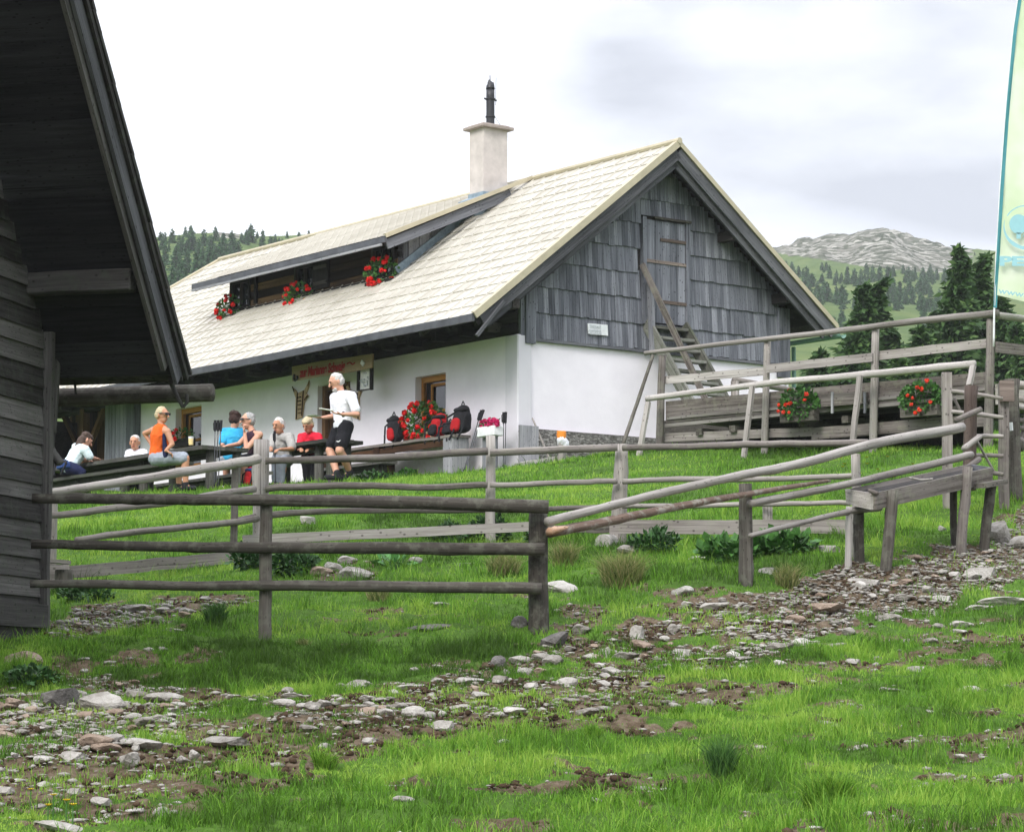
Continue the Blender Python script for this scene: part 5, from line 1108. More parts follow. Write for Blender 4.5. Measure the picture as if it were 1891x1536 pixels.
LM = [(105, 1283, 'the tilted barn slab'), (262, 1370, 'the broad flat left stone'), (418, 1366, 'the long dirt stone'), (237, 1400, 'the upright left stone'), (120, 1528, 'the bottom slab'), (763, 1312, 'the rounded dirt stone'), (866, 1256, 'the bright rectangular stone'), (948, 1309, 'the smooth oval stone'), (1024, 1180, 'the dark boulder at the fence end'), (1178, 1163, 'the upright strip stone'), (1262, 1203, 'the rounded strip stone'), (1525, 1119, 'the layered brown slab'), (1642, 1137, 'the white double stone'), (1552, 1191, 'the flat bright right stone'), (1860, 1111, 'the wide flat rock'), (1695, 1234, 'the flat white stone right of the path'), (1524, 1336, 'the lone round white stone'), (1790, 1273, 'the oval stone at far right'), (490, 1190, 'the left near fence post'), (1332, 1425, 'the dark rush tuft')]
smalls = []
for (u, v, w, h) in small:
    q = min(LM, key=lambda m_: abs(m_[0]-u)+2.2*abs(m_[1]-v)); dx, dv = u-q[0], (v-q[1])*2.2
    dr = ('right of ' if dx > 0 else 'left of ') if abs(dx) > abs(dv) else ('just below ' if dv > 0 else 'just behind ')
    lb = ('tiny ' if w < 23 else 'small ' if w < 32 else 'middling ' if w < 41 else 'long ')+('flat' if h/w < .32 else 'rounded' if h/w < .5 else 'chunky')+' pale stone '+dr+q[2]; smalls.append((lb, stone(u, v, w, h, 'stone', lb)))
for lb, o in smalls:
    same = [p for l2, p in smalls if l2 == lb]
    if len(same) > 1:
        srt = sorted(same, key=lambda p: p.location.x/p.location.y)
        o['label'] = lb+(', the left one' if o is srt[0] else ', the right one' if o is srt[-1] else ', the middle one')
    o['group'] = 'loose stones on the pasture'
    if len(o['label'].split()) > 16: o['label'] = o['label'].replace(' pale stone', ' stone').replace('just ', '').replace('bright ', '')

# scattered stones of the two stony strips
def scatter(n, ulo, uhi, vc, sv, wmu, mts, label, group):
    for _ in range(n):
        u = RNG.uniform(ulo, uhi); s = STR[vc]; v = np.interp(u, s[:, 0], s[:, 1])+RNG.normal()*sv
        w = wmu*math.exp(RNG.normal()*.45); stone(u, v, w, w*RNG.uniform(.28, .5), mts[int(RNG.integers(len(mts)))], label, group)
scatter(52, 0, 330, 0, 30, 19, ['stone', 'stone', 'stone_brown'], 'small stone in the stony strip below the barn corner', 'stones of the left stony strip')
scatter(56, 1280, 1891, 0, 30, 18, ['stone', 'stone', 'stone_brown'], 'small stone of the stony path climbing to the right edge', 'stones of the right path')
scatter(46, 560, 1280, 0, 40, 20, ['stone', 'stone', 'stone_brown'], 'small stone in the patchy strip below the near fence end post', 'stones of the middle strip')
scatter(16, 120, 420, 2, 9, 16, ['stone', 'stone_brown'], 'small stone in the dirt hollow behind the near fence', 'stones of the dirt hollow')
# gravel: uncountable
parts = []
base = bmesh.new(); bmesh.ops.create_icosphere(base, subdivisions=1, radius=1); bv = np.array([v.co[:] for v in base.verts]); bf = np.array([[v.index for v in f.verts] for f in base.faces]); base.free()
n = 158000; a_ = np.radians(RNG.uniform(-17, 17, n)); rr = np.sqrt(RNG.uniform(10**2, 31**2, n)); X = rr*np.sin(a_); Y = rr*np.cos(a_); Z = H(X, Y); dm = dirtmask(X, Y, Z)
pu, pv = proj(np.stack([X, Y, Z], -1)); sm = np.zeros(n)
for s in (STR[0], STR[2], STR[3], STR[5]): sm = np.maximum(sm, (1-sstep((np.abs(pv-np.interp(pu, s[:, 0], s[:, 1]))/np.interp(pu, s[:, 0], s[:, 2])-.7)/.7))*((pu > s[0, 0]) & (pu < s[-1, 0])))
keep = RNG.random(n) < np.clip((dm-.25)*.75*(1+1.9*((pu > 1350) | (pu < 330))), 0, 1)*(.18+.82*sm)+.012*sm; X, Y, Z = X[keep], Y[keep], Z[keep]; n = len(X)
sz = np.clip(.0115*np.exp(RNG.normal(size=n)*.6), .003, .04); sc = np.stack([sz*RNG.uniform(.8, 1.6, n), sz*RNG.uniform(.7, 1.3, n), sz*RNG.uniform(.2, .5, n)], 1)
jit = 1+.55*(RNG.random((n, len(bv), 1))-.5); an = RNG.random(n)*6.28; ca, sa = np.cos(an), np.sin(an); q = bv[None]*jit*sc[:, None, :]; V = np.stack([q[..., 0]*ca[:, None]-q[..., 1]*sa[:, None]+X[:, None], q[..., 0]*sa[:, None]+q[..., 1]*ca[:, None]+Y[:, None], q[..., 2]+(Z-.012+sz*.2)[:, None]], -1).reshape(-1, 3)
F = (bf[None]+(np.arange(n)*len(bv))[:, None, None]).reshape(-1, 3); o = soup('gravel', V, F, 'gravel'); tag(o, 'pale gravel strewn over the stony dirt strips', 'gravel', kind='stuff')

n = 190000; a_ = np.radians(RNG.uniform(-17, 17, n)); rr = np.sqrt(RNG.uniform(9.8**2, 27**2, n)); X = rr*np.sin(a_); Y = rr*np.cos(a_); Z = H(X, Y); dm = dirtmask(X, Y, Z); cln = fbm(X*5, Y*5, 3)
keep = RNG.random(n) < np.clip((dm-.3)*1.2, 0, 1)*sstep((cln-.42)/.2)*np.where(np.abs(proj(np.stack([X, Y, Z], -1))[0]-850) > 500, .35, 1); X, Y, Z, cln = X[keep], Y[keep], Z[keep], cln[keep]; n = len(X)
sz = np.clip(.0105*np.exp(RNG.normal(size=n)*.42), .004, .022); q = bv[None]*(1+.5*(RNG.random((n, len(bv), 1))-.5))*sz[:, None, None]*np.array([1.2, 1, .9]); V = (q+np.stack([X, Y, Z-.012+sz*.3], -1)[:, None, :]).reshape(-1, 3)
F = (bf[None]+(np.arange(n)*len(bv))[:, None, None]).reshape(-1, 3); plain('soil', (.060, .040, .026), .98, .1, var=.6, nscale=5); o = soup('soil_clods', V, F, 'soil'); tag(o, 'dark trodden soil crumbs along the muddy strips', 'soil', kind='stuff')

# ------------------------------------------------------------------ grass
def blades(x, y, z, h, w, lean, rnd):
    n = len(x); a = RNG.random(n)*6.283; dx, dy = np.cos(a), np.sin(a); b = RNG.random(n)*6.283; lx, ly = np.cos(b)*lean*h, np.sin(b)*lean*h
    p = lambda t_, s_, k: np.stack([x+dx*w*s_+lx*k, y+dy*w*s_+ly*k, z+h*t_*(1-.25*lean*k)], -1)
    V = np.stack([p(-.12, -.5, 0), p(-.12, .5, 0), p(.55, -.38, .35), p(.55, .38, .35), p(1, 0, 1)], 1).reshape(-1, 3)
    k = np.arange(n)[:, None]*5; F = np.concatenate([k+[0, 1, 3], k+[0, 3, 2], k+[2, 3, 4]], 1).reshape(-1, 3); return V, F, np.repeat(rnd, 5)
def grass_field(nclump, per, r0, r1, hh, pw, clumpr):
    # radial density falls with distance
    t_ = RNG.random(nclump); rr = (r0**pw+(r1**pw-r0**pw)*t_)**(1/pw); a = np.radians(RNG.uniform(-18, 18, nclump)); X = rr*np.sin(a); Y = rr*np.cos(a)
    ch_ = np.repeat(np.exp(RNG.normal(size=nclump)*.42), per); cr_ = np.repeat(RNG.normal(size=nclump)*.17, per)
    X = np.repeat(X, per)+RNG.normal(size=nclump*per)*clumpr; Y = np.repeat(Y, per)+RNG.normal(size=nclump*per)*clumpr; Z = H(X, Y); dm = dirtmask(X, Y, Z)
    pn = fbm(X*1.1, Y*1.1, 3); tall = fbm(X*2.3+7, Y*2.3+3, 2)
    keep = RNG.random(len(X)) < np.clip(1.12-dm*1.45, .20, 1)
    # keep house, floors and barn footprint free
    q = np.stack([X, Y, Z], -1)-HC; A_ = q@LV; B_ = q@GV; keep &= ~((A_ > -.1) & (B_ > -.02))
    q = np.stack([X, Y, Z], -1)-BQ; keep &= ~((q@BR < .0) & (q@BW < .05))
    ch_, cr_ = ch_[keep], cr_[keep]; X, Y, Z, pn, tall, dm = X[keep], Y[keep], Z[keep], pn[keep], tall[keep], dm[keep]; n = len(X); D = np.hypot(X, Y)
    h = hh*ch_*(.35+1.25*sstep((tall-.32)/.4)+.7*sstep((fbm(X*4.5, Y*4.5, 2)-.45)/.3))*RNG.uniform(.5, 1.3, n)*(1-.55*np.clip(dm*1.6, 0, 1)); w = np.maximum(.0042, D*.00026)*RNG.uniform(.7, 1.3, n)
    pu, pv = proj(np.stack([X, Y, Z], -1)); bank = sstep((pv-1165)/25)*(1-sstep((pv-1262)/16))*sstep((pu-60)/60)*(1-sstep((pu-900)/160))  # bank: strip below the near fence where the blade colour is darker
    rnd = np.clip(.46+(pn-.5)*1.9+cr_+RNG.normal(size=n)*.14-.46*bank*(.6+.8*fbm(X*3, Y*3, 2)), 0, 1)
    return blades(X, Y, Z, h, w, RNG.uniform(.15, .9, n), rnd)
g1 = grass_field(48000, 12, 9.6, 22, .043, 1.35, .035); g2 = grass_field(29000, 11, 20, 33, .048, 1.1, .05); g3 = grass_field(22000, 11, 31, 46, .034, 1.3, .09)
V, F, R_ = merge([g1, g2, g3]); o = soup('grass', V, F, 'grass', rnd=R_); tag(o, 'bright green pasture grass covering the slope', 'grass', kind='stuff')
def tussock(u, v, wpx, hpx, mat, label, n=260, group=None, lean=1.0):
    g = ground_at(u, v, 9.5, 44); s_ = g[1]/FPX; rd = wpx*s_*.28; a = RNG.random(n)*6.283; r_ = rd*np.sqrt(RNG.random(n)); X = g[0]+np.cos(a)*r_; Y = g[1]+np.sin(a)*r_; Z = H(X, Y)
    V, F, R_ = blades(X, Y, Z, hpx*s_*RNG.uniform(.5, 1.25, n), np.full(n, max(.005, g[1]*.0003)), RNG.uniform(.2, 1.1, n)*lean, np.clip(.5+.3*RNG.normal(size=n), 0, 1)); o = soup('grass_tussock', V, F, mat, rnd=R_); return tag(o, label, 'tussock', group)
tussock(1148, 1085, 120, 66, 'grass_dry', 'broad dry tussock below the cut drain log', 1100); tussock(1042, 1048, 66, 48, 'grass_dry', 'dry tussock just right of the near fence end post', 600); tussock(930, 1062, 90, 44, 'grass_dry', 'straw coloured tussock left of the near fence end post', 700)
tussock(1452, 1080, 70, 40, 'grass_dry', 'dry tussock right of the sloping fence post', 500); tussock(398, 1148, 60, 34, 'bush', 'dark green tussock beside the dirt hollow', 500); tussock(1332, 1425, 70, 62, 'bush', 'dark green rush tuft alone in the bright foreground grass', 500, lean=.8)
tussock(600, 1420, 70, 36, 'grass', 'bright tall grass tuft in the foreground, left of centre', 500); tussock(1530, 1480, 150, 60, 'grass', 'big bright grass cushion at the bottom right', 1400); tussock(1250, 1325, 40, 26, 'grass', 'small green tuft in the dirt strip', 260); tussock(1090, 1360, 60, 26, 'grass', 'bright tuft left of the small green one', 300)
tussock(700, 1108, 70, 30, 'grass_dry', 'thin pale grass under the middle near rail', 260); tussock(560, 1320-130, 40, 14, 'grass_dry', 'small dry tuft on the dark grass bank', 120)
# leafy plants by the planks
def leafy(name, u, v, rxp, rzp, n, ls, mat, label, cat='plant', d=None, dmx=44, wide=.8):
    g = ground_at(u, v, 9.5, dmx) if d is None else gz(P(u, v, d)); s_ = g[1]/FPX; rxp = rxp*1.3; rzp = rzp*.85; rx, rz = rxp*s_, rzp*s_; p, dd = ellip(n, (0, 0, rz*.85), (rx, rx*.6, rz), .15); p[:, 2] *= .45+1.1*fbm(p[:, 0]*9+u, p[:, 1]*9+v, 2)
    t_ = thing(name, g, label, cat); up = dd*.6+unit(n)*.6+np.array([0, 0, .35]); up /= np.linalg.norm(up, axis=1)[:, None]; V, F, R_ = leaf_soup(p+g, unit(n)*.6+np.array([0, 0, 1.]), up, np.full(n, ls*wide)*RNG.uniform(.6, 1.3, n), np.full(n, ls)*RNG.uniform(.6, 1.3, n), RNG.random(n), .12)
    soup('leaves', V, F, mat, t_, rnd=R_); mb = MB()
    for k in range(7): q = RNG.normal(size=3)*np.array([rx*.4, rx*.3, 0]); mb.log([g+q*.4-ZV*.05, g+q+ZV*rz*1.2], .006, 4, sub=1)
    mb.build('stems', 'leaf_dark', t_); return t_
leafy('nettle_bush', 842, 1000, 36, 16, 420, .085, 'leaf_dark', 'dark nettle bush in front of the lawn plank, left of the nettle crown', wide=.5); leafy('nettle_bush', 902, 1000, 32, 24, 480, .085, 'leaf_dark', 'taller nettle bush in front of the lawn plank under the fence post', wide=.5)
leafy('nettle_bush', 1206, 1022, 36, 28, 520, .08, 'leaf_dark', 'leafy dark weed beside the drain log in front of the plank', wide=.5); leafy('nettle_bush', 468, 1050, 34, 24, 420, .08, 'leaf_dark', 'dark weed at the foot of the thick pale post', wide=.6); leafy('nettle_bush', 545, 1062, 34, 24, 420, .08, 'leaf_dark', 'dark weed left of the stone heap', wide=.6)
leafy('dock_plant', 1345, 1032, 44, 20, 230, .12, 'leaf_mid', 'big leaved dock plants under the lawn plank, left of the sloping post', wide=.7); leafy('dock_plant', 1448, 1022, 48, 20, 250, .12, 'leaf_mid', 'big leaved dock plants under the lawn plank, right of the sloping post', wide=.7)
leafy('dock_plant', 728, 1050, 22, 12, 26, .16, 'leaf_bright', 'small dock plant right of the stone heap', wide=.6); leafy('nettle_bush', 1000, 1000, 26, 14, 260, .08, 'leaf_dark', 'small weed behind the near fence end post', wide=.5)
leafy('nettle_bush', 60, 1262, 40, 18, 300, .05, 'leaf_dark', 'low dark weed growing over the barn foundation slabs'); leafy('lawn_weed', 690, 885, 26, 8, 240, .07, 'leaf_dark', 'low dark herb by the bench foot near the hut wall', d=43.5); leafy('lawn_weed', 750, 880, 16, 8, 160, .07, 'leaf_mid', 'small green herb under the bench with the red rucksack', d=43.8)
leafy('nettle_bush', 160, 1110, 40, 14, 300, .06, 'leaf_dark', 'low dark weed behind the lowest near rail beside the wood block')
# yellow flowers: countable
def yflower(u, v, label, group, s0=.018):
    g = ground_at(u, v+4, 9.5, 38); t_ = thing('yellow_flower', g, label, 'flower', group); c = g+ZV*(.09 if g[1] < 20 else .12)
    m_ = 12; a = np.arange(m_)/m_*6.283; up = np.stack([np.cos(a), np.sin(a), np.full(m_, .5)], 1); V, F, R_ = leaf_soup(np.tile(c, (m_, 1)), np.tile([0, 0, 1.], (m_, 1))+unit(m_)*.1, up, np.full(m_, s0*.8), np.full(m_, s0), RNG.random(m_)); soup('petals', V, F, 'yellow_petal', t_)
    mb = MB(); mb.log([g-ZV*.02, c], .003, 4, sub=1); mb.build('stem', 'leaf_mid', t_)
for i, (u, v) in enumerate([(56, 1496), (98, 1505), (122, 1517), (88, 1531), (134, 1529)]): yflower(u, v, 'yellow flower in the grass at the bottom left corner', 'yellow flowers at the bottom left')
for i in range(14): yflower(1600+RNG.normal()*55, 845+RNG.random()*55, 'tiny yellow flower in the grass below the deck', 'yellow flowers below the deck', .03)
# ================================================================== SOFT SHAPES (remeshed unions)
_ico = {}
def ico(n):
    if n not in _ico:
        b_ = bmesh.new(); bmesh.ops.create_icosphere(b_, subdivisions=n, radius=1); _ico[n] = (np.array([v.co[:] for v in b_.verts]), np.array([[v.index for v in f.verts] for f in b_.faces])); b_.free()
    return _ico[n]
from mathutils import noise as mnoise
DISP = {'hair': (.010, 26), 'shirt': (.009, 13), 'shorts': (.010, 11), 'trousers': (.010, 10), 'pack': (.010, 9), 'front_pocket': (.006, 14), 'cloth': (.01, 20), 'beard': (.006, 40)}
def blob(name, caps, voxel, mat, parent, smooth_it=4):
    """caps: (p0, r0, p1, r1, frame) ; r scalar or 3 radii in the frame's axes; swept and fused into one continuous skin"""
    V = []; F = []; k = 0; iv, if_ = ico(2)
    for c in caps:
        p0, r0, p1, r1 = [np.asarray(x, float) for x in c[:4]]; fr = c[4] if len(c) > 4 and c[4] is not None else np.eye(3)
        r0 = r0*np.ones(3); r1 = r1*np.ones(3); Lh = np.linalg.norm(p1-p0); n = max(1, int(Lh/(min(r0.min(), r1.min())*.32)))
        for i in range(n+1):
            t_ = i/n; r = r0*(1-t_)+r1*t_; V.append((iv*r)@fr+p0*(1-t_)+p1*t_); F.append(if_+k); k += len(iv)
            if Lh < 1e-6: break
    me = bpy.data.meshes.new(name); V = np.concatenate(V); F = np.concatenate(F); c0 = V.mean(0); me.from_pydata([tuple(x) for x in V-c0], [], [tuple(map(int, f)) for f in F])
    o = bpy.data.objects.new('tmp', me); COL.objects.link(o); m_ = o.modifiers.new('r', 'REMESH'); m_.mode = 'VOXEL'; m_.voxel_size = voxel; m2 = o.modifiers.new('s', 'SMOOTH'); m2.factor = .5; m2.iterations = smooth_it
    dg = bpy.context.evaluated_depsgraph_get(); me2 = bpy.data.meshes.new_from_object(o.evaluated_get(dg)); bpy.data.objects.remove(o); me2.name = name; me2.transform(Matrix.Translation(Vector(tuple(c0))))
    if name in DISP:
        am, fq = DISP[name]
        n_ = len(me2.vertices); co = np.empty(n_*3, np.float32); me2.vertices.foreach_get('co', co); co = co.reshape(-1, 3); no = np.empty(n_*3, np.float32); me2.vertices.foreach_get('normal', no); no = no.reshape(-1, 3); q_ = co*fq
        w_ = fbm(q_[:, 0]+q_[:, 1]*.6+90, q_[:, 2]*.7+q_[:, 1]*.5+50, 3)-.5+.5*(fbm(q_[:, 0]*2-q_[:, 2]+99, q_[:, 1]*2+q_[:, 2]*1.3+70, 2)-.5); me2.vertices.foreach_set('co', (co+no*(am*2.2*w_)[:, None]).astype(np.float32).ravel()); me2.update()
    return link(name, me2, mat, parent, True)
def nrm(v): v = np.asarray(v, float); return v/np.linalg.norm(v)
def hand(w, d, palmn, curl=.5, sc=1.):
    """palm and five fingers; w wrist, d direction of the fingers, palmn palm normal"""
    d = nrm(d); palmn = nrm(palmn-np.dot(palmn, d)*d); s_ = np.cross(d, palmn); caps = []; fr = np.stack([s_, palmn, d]); pc = w+d*.045*sc
    caps.append((w, np.array([.024, .018, .02])*sc, pc+d*.02*sc, np.array([.038, .014, .03])*sc, fr))
    for i, (off, ln_2) in enumerate(((-.028, .070), (-.010, .080), (.009, .074), (.026, .058))):
        b = w+d*.085*sc+s_*off*sc; k1 = b+(d*math.cos(curl*.6)+palmn*math.sin(curl*.6))*ln_2*.5*sc; k2 = k1+(d*math.cos(curl*1.6)+palmn*math.sin(curl*1.6))*ln_2*.5*sc
        caps.append((b, .0095*sc, k1, .009*sc)); caps.append((k1, .009*sc, k2, .0078*sc))
    b = w+d*.03*sc-s_*.03*sc; k1 = b+(d*.6-s_*.7+palmn*.3)*.035*sc; caps.append((b, .012*sc, k1, .0105*sc)); caps.append((k1, .0105*sc, k1+(d*.9-s_*.1+palmn*.3)*.03*sc, .009*sc)); return caps
def person(label, J, f, fh, S=1., skin='skin', hair='hair_grey', hairstyle='short', shirt=('cloth_white', .45), bottom=('cloth_black', .7), shoes='pack_black', collar=None, group=None, extra=None, long_hair=False):
    """J: joints in world coordinates. f: where the chest faces, fh: where the head faces"""
    f = nrm([f[0], f[1], 0]); r = np.cross(f, ZV); fr = np.stack([r, f, ZV]); fh = nrm(fh); rh = nrm(np.cross(fh, ZV)); uh = np.cross(rh, fh); frh = np.stack([rh, fh, uh])
    t_ = thing('person', (J['hip'][0], J['hip'][1], min(J['anL'][2], J['anR'][2])-.08), label, 'person', group)
    hd = J['head']; sp = nrm(J['neck']-J['hip']); st_ = np.cross(r, sp)*-1; st_ = nrm(np.cross(sp, r)); frt = np.stack([nrm(r), st_, sp]) if abs(np.dot(r, sp)) < .9 else fr
    H_ = 1.17*S
    caps = [(hd+uh*.02*H_, np.array([.074, .090, .100])*H_, hd+uh*.02*H_, np.array([.074, .090, .100])*H_, frh), (hd-uh*.055*H_+fh*.018*H_, np.array([.052, .062, .055])*H_, hd-uh*.065*H_+fh*.028*H_, np.array([.042, .05, .045])*H_, frh),
            (J['neck'], .056*S, hd-uh*.05*H_-fh*.02*H_, .052*S), (hd+fh*.088*H_+uh*.015*H_, .011*H_, hd+fh*.108*H_-uh*.022*H_, .015*H_), (hd+rh*.075*H_-fh*.005*H_, np.array([.010, .018, .030])*H_, hd+rh*.075*H_-fh*.005*H_, np.array([.010, .018, .030])*H_, frh),
            (hd-rh*.075*H_-fh*.005*H_, np.array([.010, .018, .030])*H_, hd-rh*.075*H_-fh*.005*H_, np.array([.010, .018, .030])*H_, frh), (hd+fh*.083*H_+uh*.038*H_-rh*.03*H_, .012*H_, hd+fh*.083*H_+uh*.038*H_+rh*.03*H_, .012*H_)]
    ch = J['hip']*.35+J['neck']*.65; ws = J['hip']*.68+J['neck']*.32
    tor = [(J['hip'], np.array([.165, .120, .10])*S, ws, np.array([.145, .108, .10])*S, frt), (ws, np.array([.145, .108, .10])*S, ch, np.array([.175, .122, .10])*S, frt), (ch, np.array([.175, .122, .10])*S, J['neck']-sp*.07*S, np.array([.14, .09, .06])*S, frt), (J['shL'], .062*S, J['shR'], .062*S), (J['neck']-sp*.05*S, .065*S, J['shL'], .058*S), (J['neck']-sp*.05*S, .065*S, J['shR'], .058*S)]
    caps += tor
    for s_ in 'LR':
        caps += [(J['sh'+s_], .056*S, J['el'+s_], .041*S), (J['el'+s_], .041*S, J['wr'+s_], .027*S)]
        hdv = J.get('hd'+s_, J['wr'+s_]-J['el'+s_]); caps += hand(J['wr'+s_], hdv, np.array(J.get('pn'+s_, (0, 0, -1.))), J.get('curl', .6), S*1.05)
        hipj = J['hip']+r*(.09*S if s_ == 'R' else -.09*S)-ZV*.02; ft = nrm(J.get('ft'+s_, f))
        caps += [(hipj, .098*S, J['kn'+s_], .064*S), (J['kn'+s_], .062*S, J['kn'+s_]*.65+J['an'+s_]*.35-f*.012, .066*S), (J['kn'+s_]*.65+J['an'+s_]*.35-f*.012, .066*S, J['an'+s_], .042*S), (J['an'+s_]-ZV*.03*S, .036*S, J['an'+s_]+ft*.13*S-ZV*.05*S, .030*S)]
    blob('body', caps, .0085, skin, t_, 3)
    g = .024*S
    inf = lambda c, e: (c[0], np.asarray(c[1])+e, c[2], np.asarray(c[3])+e)+tuple(c[4:])
    sc = [inf(c, g) for c in tor]
    if shirt[1] <= 0: sc = sc[:3]+[(J['neck']-sp*.06*S, .055*S, J['shL']*.6+J['neck']*.4-ZV*.03*S, .066*S), (J['neck']-sp*.06*S, .055*S, J['shR']*.6+J['neck']*.4-ZV*.03*S, .066*S)]
    else:
        for s_ in 'LR':
            e = J['sh'+s_]*(1-min(shirt[1], 1))+J['el'+s_]*min(shirt[1], 1); sc.append((J['sh'+s_], .080*S, e, .074*S))
            if shirt[1] > 1: sc.append((J['el'+s_], .060*S, J['el'+s_]*(2-shirt[1])+J['wr'+s_]*(shirt[1]-1), .048*S))
    so_ = blob('shirt', sc, .0105, shirt[0], t_, 4)
    if collar: blob('collar', [(J['neck']-sp*.015+f*.05*S-r*.03*S, .022*S, J['neck']-sp*.005-f*.06*S, .022*S), (J['neck']-sp*.015+f*.05*S+r*.03*S, .022*S, J['neck']-sp*.005-f*.06*S, .022*S), (J['neck']-r*.06*S, .02*S, J['neck']-f*.06*S, .02*S), (J['neck']+r*.06*S, .02*S, J['neck']-f*.06*S, .02*S)], .008, collar, so_, 2)
    bc = [inf(tor[0], .022*S)]
    bc[0] = (J['hip']-ZV*.03*S, np.array([.18, .135, .10])*S, J['hip']*.85+J['neck']*.15, np.array([.17, .13, .08])*S, frt)
    for s_ in 'LR':
        hipj = J['hip']+r*(.09*S if s_ == 'R' else -.09*S)-ZV*.02; e = hipj*(1-min(bottom[1], 1))+J['kn'+s_]*min(bottom[1], 1); bc.append((hipj, .120*S, e, (.104 if bottom[1] <= 1 else .075)*S))
        if bottom[1] > 1: bc.append((J['kn'+s_], .075*S, J['an'+s_], .055*S))
    blob('shorts' if bottom[1] <= 1 else 'trousers', bc, .0105, bottom[0], t_, 4)
    for s_ in 'LR':
        ft = nrm(J.get('ft'+s_, f)); blob('shoe', [(J['an'+s_]+ZV*.02*S, .05*S, J['an'+s_]-ZV*.035*S, .052*S), (J['an'+s_]-ZV*.045*S-ft*.03*S, .042*S, J['an'+s_]-ZV*.055*S+ft*.16*S, .040*S)], .009, shoes, t_, 2)
    hc = []
    if hairstyle == 'bald': hc = [(hd-fh*.026*H_-uh*.005*H_, np.array([.0765, .068, .045])*H_, hd-fh*.022*H_-uh*.015*H_, np.array([.073, .072, .058])*H_, frh)]
    else:
        hc = [(hd-fh*.012*H_+uh*.036*H_, np.array([.078, .087, .092])*H_, hd-fh*.028*H_+uh*.008*H_, np.array([.080, .078, .075])*H_, frh)]
        if long_hair: hc.append((hd-fh*.05*H_, .07*H_, hd-fh*.07*H_-uh*.16*H_, .055*H_))
        if hairstyle == 'full': hc += [(hd+uh*.075*H_+fh*.02*H_, np.array([.075, .075, .05])*H_, hd+uh*.08*H_-fh*.03*H_, np.array([.08, .07, .055])*H_, frh)]
    blob('hair', hc, .009, hair, t_, 2)
    eb = [(hd+fh*.089*H_+uh*.018*H_+rh*x*H_, .008*H_, hd+fh*.089*H_+uh*.018*H_+rh*x*H_, .008*H_) for x in (-.03, .03)]
    for e_ in eb: blob('eye', [e_], .003, 'ink_dark', t_, 0)
    blob('mouth', [(hd+fh*.084*H_-uh*.052*H_-rh*.02*H_, .006*H_, hd+fh*.084*H_-uh*.052*H_+rh*.02*H_, .006*H_)], .003, 'mouth', t_, 0)
    if extra: extra(t_, hd, fh, rh, uh, H_)
    return t_
def Jp(**k): return {a: (P(*b) if len(b) == 3 and not a[:2] in ('hd', 'pn', 'ft') or a == 'head' else np.array(b, float)) for a, b in k.items() if a != 'curl'} | ({'curl': k['curl']} if 'curl' in k else {})
def beard(t_, hd, fh, rh, uh, H_):
    blob('beard', [(hd+fh*.070*H_-uh*.085*H_, .022*H_, hd+fh*.045*H_-uh*.092*H_, .028*H_), (hd+fh*.055*H_-uh*.075*H_-rh*.035*H_, .020*H_, hd+fh*.055*H_-uh*.075*H_+rh*.035*H_, .020*H_)], .006, 'hair_white', t_, 1)
def glasses(t_, hd, fh, rh, uh, H_):
    mb = MB()
    for s_ in (-1, 1): mb.board(hd+fh*.099*H_+uh*.02*H_+rh*s_*.008, hd+fh*.094*H_+uh*.02*H_+rh*s_*.06*H_, .012, .034*H_, uh); mb.board(hd+fh*.094*H_+uh*.026*H_+rh*s_*.066*H_, hd+uh*.022*H_+rh*s_*.084*H_, .006, .012, uh)
    mb.build('glasses', 'black_metal', t_)
Xr = np.array([1., 0, 0]); Yf = np.array([0, 1., 0])
# standing man
def watch(t_, *a):
    q = P(634, 765, 42.82); blob('wristwatch', [(q-ZV*.02, .030, q+ZV*.02, .030)], .006, 'pack_black', t_, 1)
    text_mesh('emblem', '✓' if 0 else 'v', 'white_paint', t_, P(620, 817, 42.78), nrm([.97, -.2, .2]), ZV, .03, w=.09)
wt = person('standing white bearded man in white polo shirt and black shorts, carrying plates', Jp(head=(622, 706, 43.2), neck=(630, 724, 43.22), shL=(649, 733, 43.0), shR=(619, 735, 43.42), elL=(660, 765, 42.9), wrL=(632, 765, 42.78), elR=(618, 768, 43.4), wrR=(597, 771, 43.3),
    hip=(634, 787, 43.2), knL=(627, 832, 42.95), knR=(609, 832, 43.2), anL=(645, 869, 43.25), anR=(622, 875, 43.05), hdL=(-1, -.1, .12), hdR=(-1, 0, .0), pnL=(0, 0, 1), pnR=(0, 0, 1), curl=.35, ftL=(-.8, -.2, -.5), ftR=(-1, -.3, 0)),
    (-.85, -.5), (-.90, -.30, -.34), 1.12, 'skin', 'hair_white', 'short', ('cloth_white', .72), ('cloth_black', .72), 'pack_black', 'cloth_white', extra=lambda *a: (beard(*a), watch(*a)))
pl = thing('plate', P(577, 771, 43.1), 'white plate held out in the standing man\'s right hand', 'plate'); mb = MB(); c = P(579, 769, 43.1); n = 24
mb.log([c-ZV*.012, c, c+ZV*.014], [.05, .10, .135], n, irr=0, sub=1); mb.build('dish', 'ceramic', pl, True); mb = MB(); mb.log([c+ZV*.01, c+ZV*.03], [.08, .05], 10, irr=.1, sub=2); mb.build('food', 'bark', pl, True)
mb = MB(); c = P(601, 757, 42.75); mb.board(c-Xr*.10+ZV*.02, c+Xr*.12-ZV*.01, .14, .012, ZV, seg=4, wob=.006); o = mb.build('paper_napkin', 'paper'); tag(o, 'white paper lying on the standing man\'s raised left hand', 'napkin')
def vest_panel(t_, *a):
    blob('side_panel', [(P(303, 805, 41.86), np.array([.03, .05, .05]), P(306, 842, 41.84), np.array([.05, .06, .05]))], .012, 'cloth_navy', t_, 3); glasses(t_, *a)
